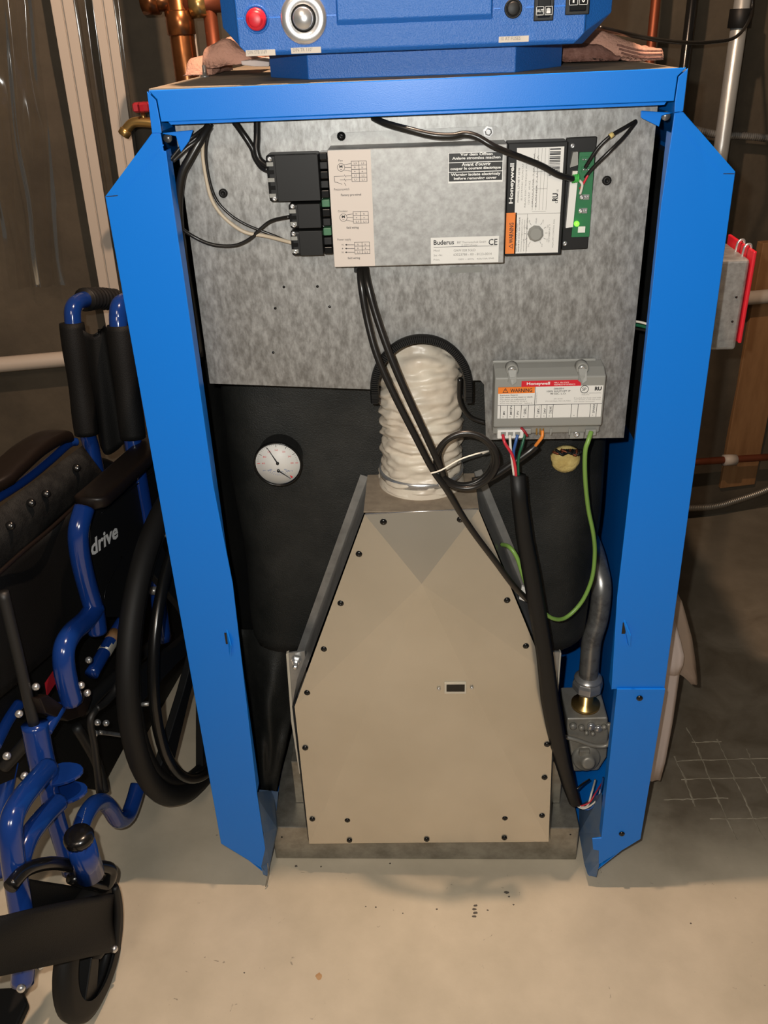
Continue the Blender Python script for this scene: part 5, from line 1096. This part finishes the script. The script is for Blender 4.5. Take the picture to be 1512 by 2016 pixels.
def caster(cpos, axd):
    ax = V(axd).normalized(); fw = V((ax.y, -ax.x, 0)); c_ = V(cpos)
    co_ = MB().lathe(c_ - ax * .014, ax, [(-.002, .076), (-.002, .096), (.003, .107), (.014, .110), (.025, .107), (.030, .096), (.030, .076)], 'tyre', 48, cap=False).build('caster', WC, 'black front caster')
    m = MB(); 
    for k in range(3):
        a = 2 * math.pi * k / 3 + 1.2; dv = fw * math.cos(a) + V((0, 0, 1)) * math.sin(a); q_ = fw * -math.sin(a) + V((0, 0, 1)) * math.cos(a)
        m.loft([[c_ + dv * r_ + q_ * h_ + ax * t_, c_ + dv * r_ - q_ * h_ + ax * t_, c_ + dv * r_ - q_ * h_ - ax * t_, c_ + dv * r_ + q_ * h_ - ax * t_] for r_, h_, t_ in ((.01, .015, .011), (.083, .023, .009))], 'black')
    m.build('caster_spokes', co_, bevel=.002)
    MB().torus(c_, ax, .079, .009, 'black', 40, 8).build('caster_rim', co_)
    MB().lathe(c_ - ax * .024, ax, [(0, .010), (.004, .016), (.044, .016), (.048, .010)], 'black', 18).build('caster_hub', co_)
    m = MB()
    for s_ in (-1,):
        m.loft([[c_ + ax * s_ * .026 + fw * (-.012) + V((0, 0, -.015)), c_ + ax * s_ * .026 + fw * .012 + V((0, 0, -.015)), c_ + ax * s_ * .031 + fw * .012 + V((0, 0, -.015)), c_ + ax * s_ * .031 + fw * -.012 + V((0, 0, -.015))], [c_ + ax * s_ * .026 + fw * (-.012 + .03) + V((0, 0, .115)), c_ + ax * s_ * .026 + fw * (.016 + .03) + V((0, 0, .115)), c_ + ax * s_ * .031 + fw * (.016 + .03) + V((0, 0, .115)), c_ + ax * s_ * .031 + fw * (-.012 + .03) + V((0, 0, .115))]], 'black')
    m.build('caster_fork', co_, bevel=.002)
    for s_ in (1,): MB().lathe(c_ + ax * .024, ax, [(0, .007), (.004, .006), (.005, .003)], 'steel', 12).build('axle_bolt', co_)
caster((-.551, -.204, .1105), (.997, -.07, 0)) 

# fork arch, calf strap, footplate
wt('caster_yoke', [(20, 1745, .03), (52, 1712, .03), (100, 1700, .03), (150, 1705, .032), (212, 1708, .05), (218, 1725, .05), (205, 1745, .04), (170, 1738, .03), (140, 1728, .02)], .010, 'black_gloss')
cs = MB(); rows = []
for i in range(11):
    t = i / 10; row = []
    for j in range(21):
        u_ = j / 20; x = -12 + 240 * u_; y0_ = 1805 - 45 * u_; y1_ = 1925 - 52 * u_
        row.append(Wp(x, y0_ + (y1_ - y0_) * t, .050 + .022 * math.sin(u_ * math.pi) + .005 * math.sin(t * 5 + u_ * 3)))
    rows.append(row)
cs.loft(rows, 'chair_fabric', cap=False, smooth=True, closed_ring=False); o = cs.build('calf_strap', WC, 'wide black calf strap'); s_ = o.modifiers.new('t', 'SOLIDIFY'); s_.thickness = .008
cs = MB(); rows = []
for i in range(9):
    t = i / 8; row = []
    for j in range(17):
        u_ = j / 16; x = 38 + 187 * u_; row.append(Wp(x, 1728 + 28 * u_ + (75 - 30 * u_) * t, .010 + .02 * u_ + .004 * math.sin(u_ * 8)))
    rows.append(row)
cs.loft(rows, 'chair_fabric', cap=False, smooth=True, closed_ring=False); o = cs.build('strap_back', WC); s_ = o.modifiers.new('t', 'SOLIDIFY'); s_.thickness = .006
MB().tube([Wp(226, 1745, .05), Wp(232, 1800, .052), Wp(226, 1875, .05)], .006, 'black', n=10).build('strap_edge', WC)
m = MB(); A = [Z(-60, 1960, .06), Z(48, 1955, .06), Z(60, 1985, .06), Z(35, 2040, .06), Z(-60, 2060, .06)]; m.loft([A, [p + V((0, 0, .018)) for p in A]], 'black'); m.build('footplate', WC, 'black footplate', bevel=.004)
for x, y, b_ in ((225, 1868, .056), (80, 1900, .03), (42, 1945, .03), (71, 1352, -.03), (160, 1349, .0), (172, 1364, .0), (38, 1405, -.05), (14, 1488, -.05), (49, 1527, -.04), (192, 1422, -.03), (209, 1423, -.03), (187, 1444, -.03), (175, 1299, -.03)):
    MB().lathe(Wp(x, y, b_), WR * .3 + WF * .8 + V((0, 0, .45)), [(0, .0062), (.003, .0058), (.0055, .0035), (.006, .001)], 'steel', 14).build('bolt', WC)
wt('brake_lever', [(243, 1318, .005), (238, 1335, .002), (225, 1362, -.004), (205, 1385, -.008), (190, 1395, -.01)], lambda t: .0085 - .003 * t, 'rubber', label='black brake lever')
wt('brake_rod', [(196, 1442, -.01), (230, 1446, -.005), (268, 1453, .005)], .0038, 'steel_dull')
wt('brake_link', [(190, 1395, -.012), (178, 1420, -.015), (186, 1470, -.02), (196, 1560, -.03)], .006, 'rubber'); wt('brace_tube', [(150, 1430, -.06), (190, 1500, -.06), (205, 1560, -.05)], .009, 'rubber')
wt('axle_bar', [(300, 1163, -.01), (350, 1160, -.01)], .008, 'steel_dull'); wt('seat_rail', [(160, 1400, -.06), (230, 1330, -.06), (330, 1245, -.06)], .012, 'rubber')
wt('side_rail', [(68, 1440, -.05), (40, 1475, -.08), (8, 1510, -.11)], .010, 'rubber')
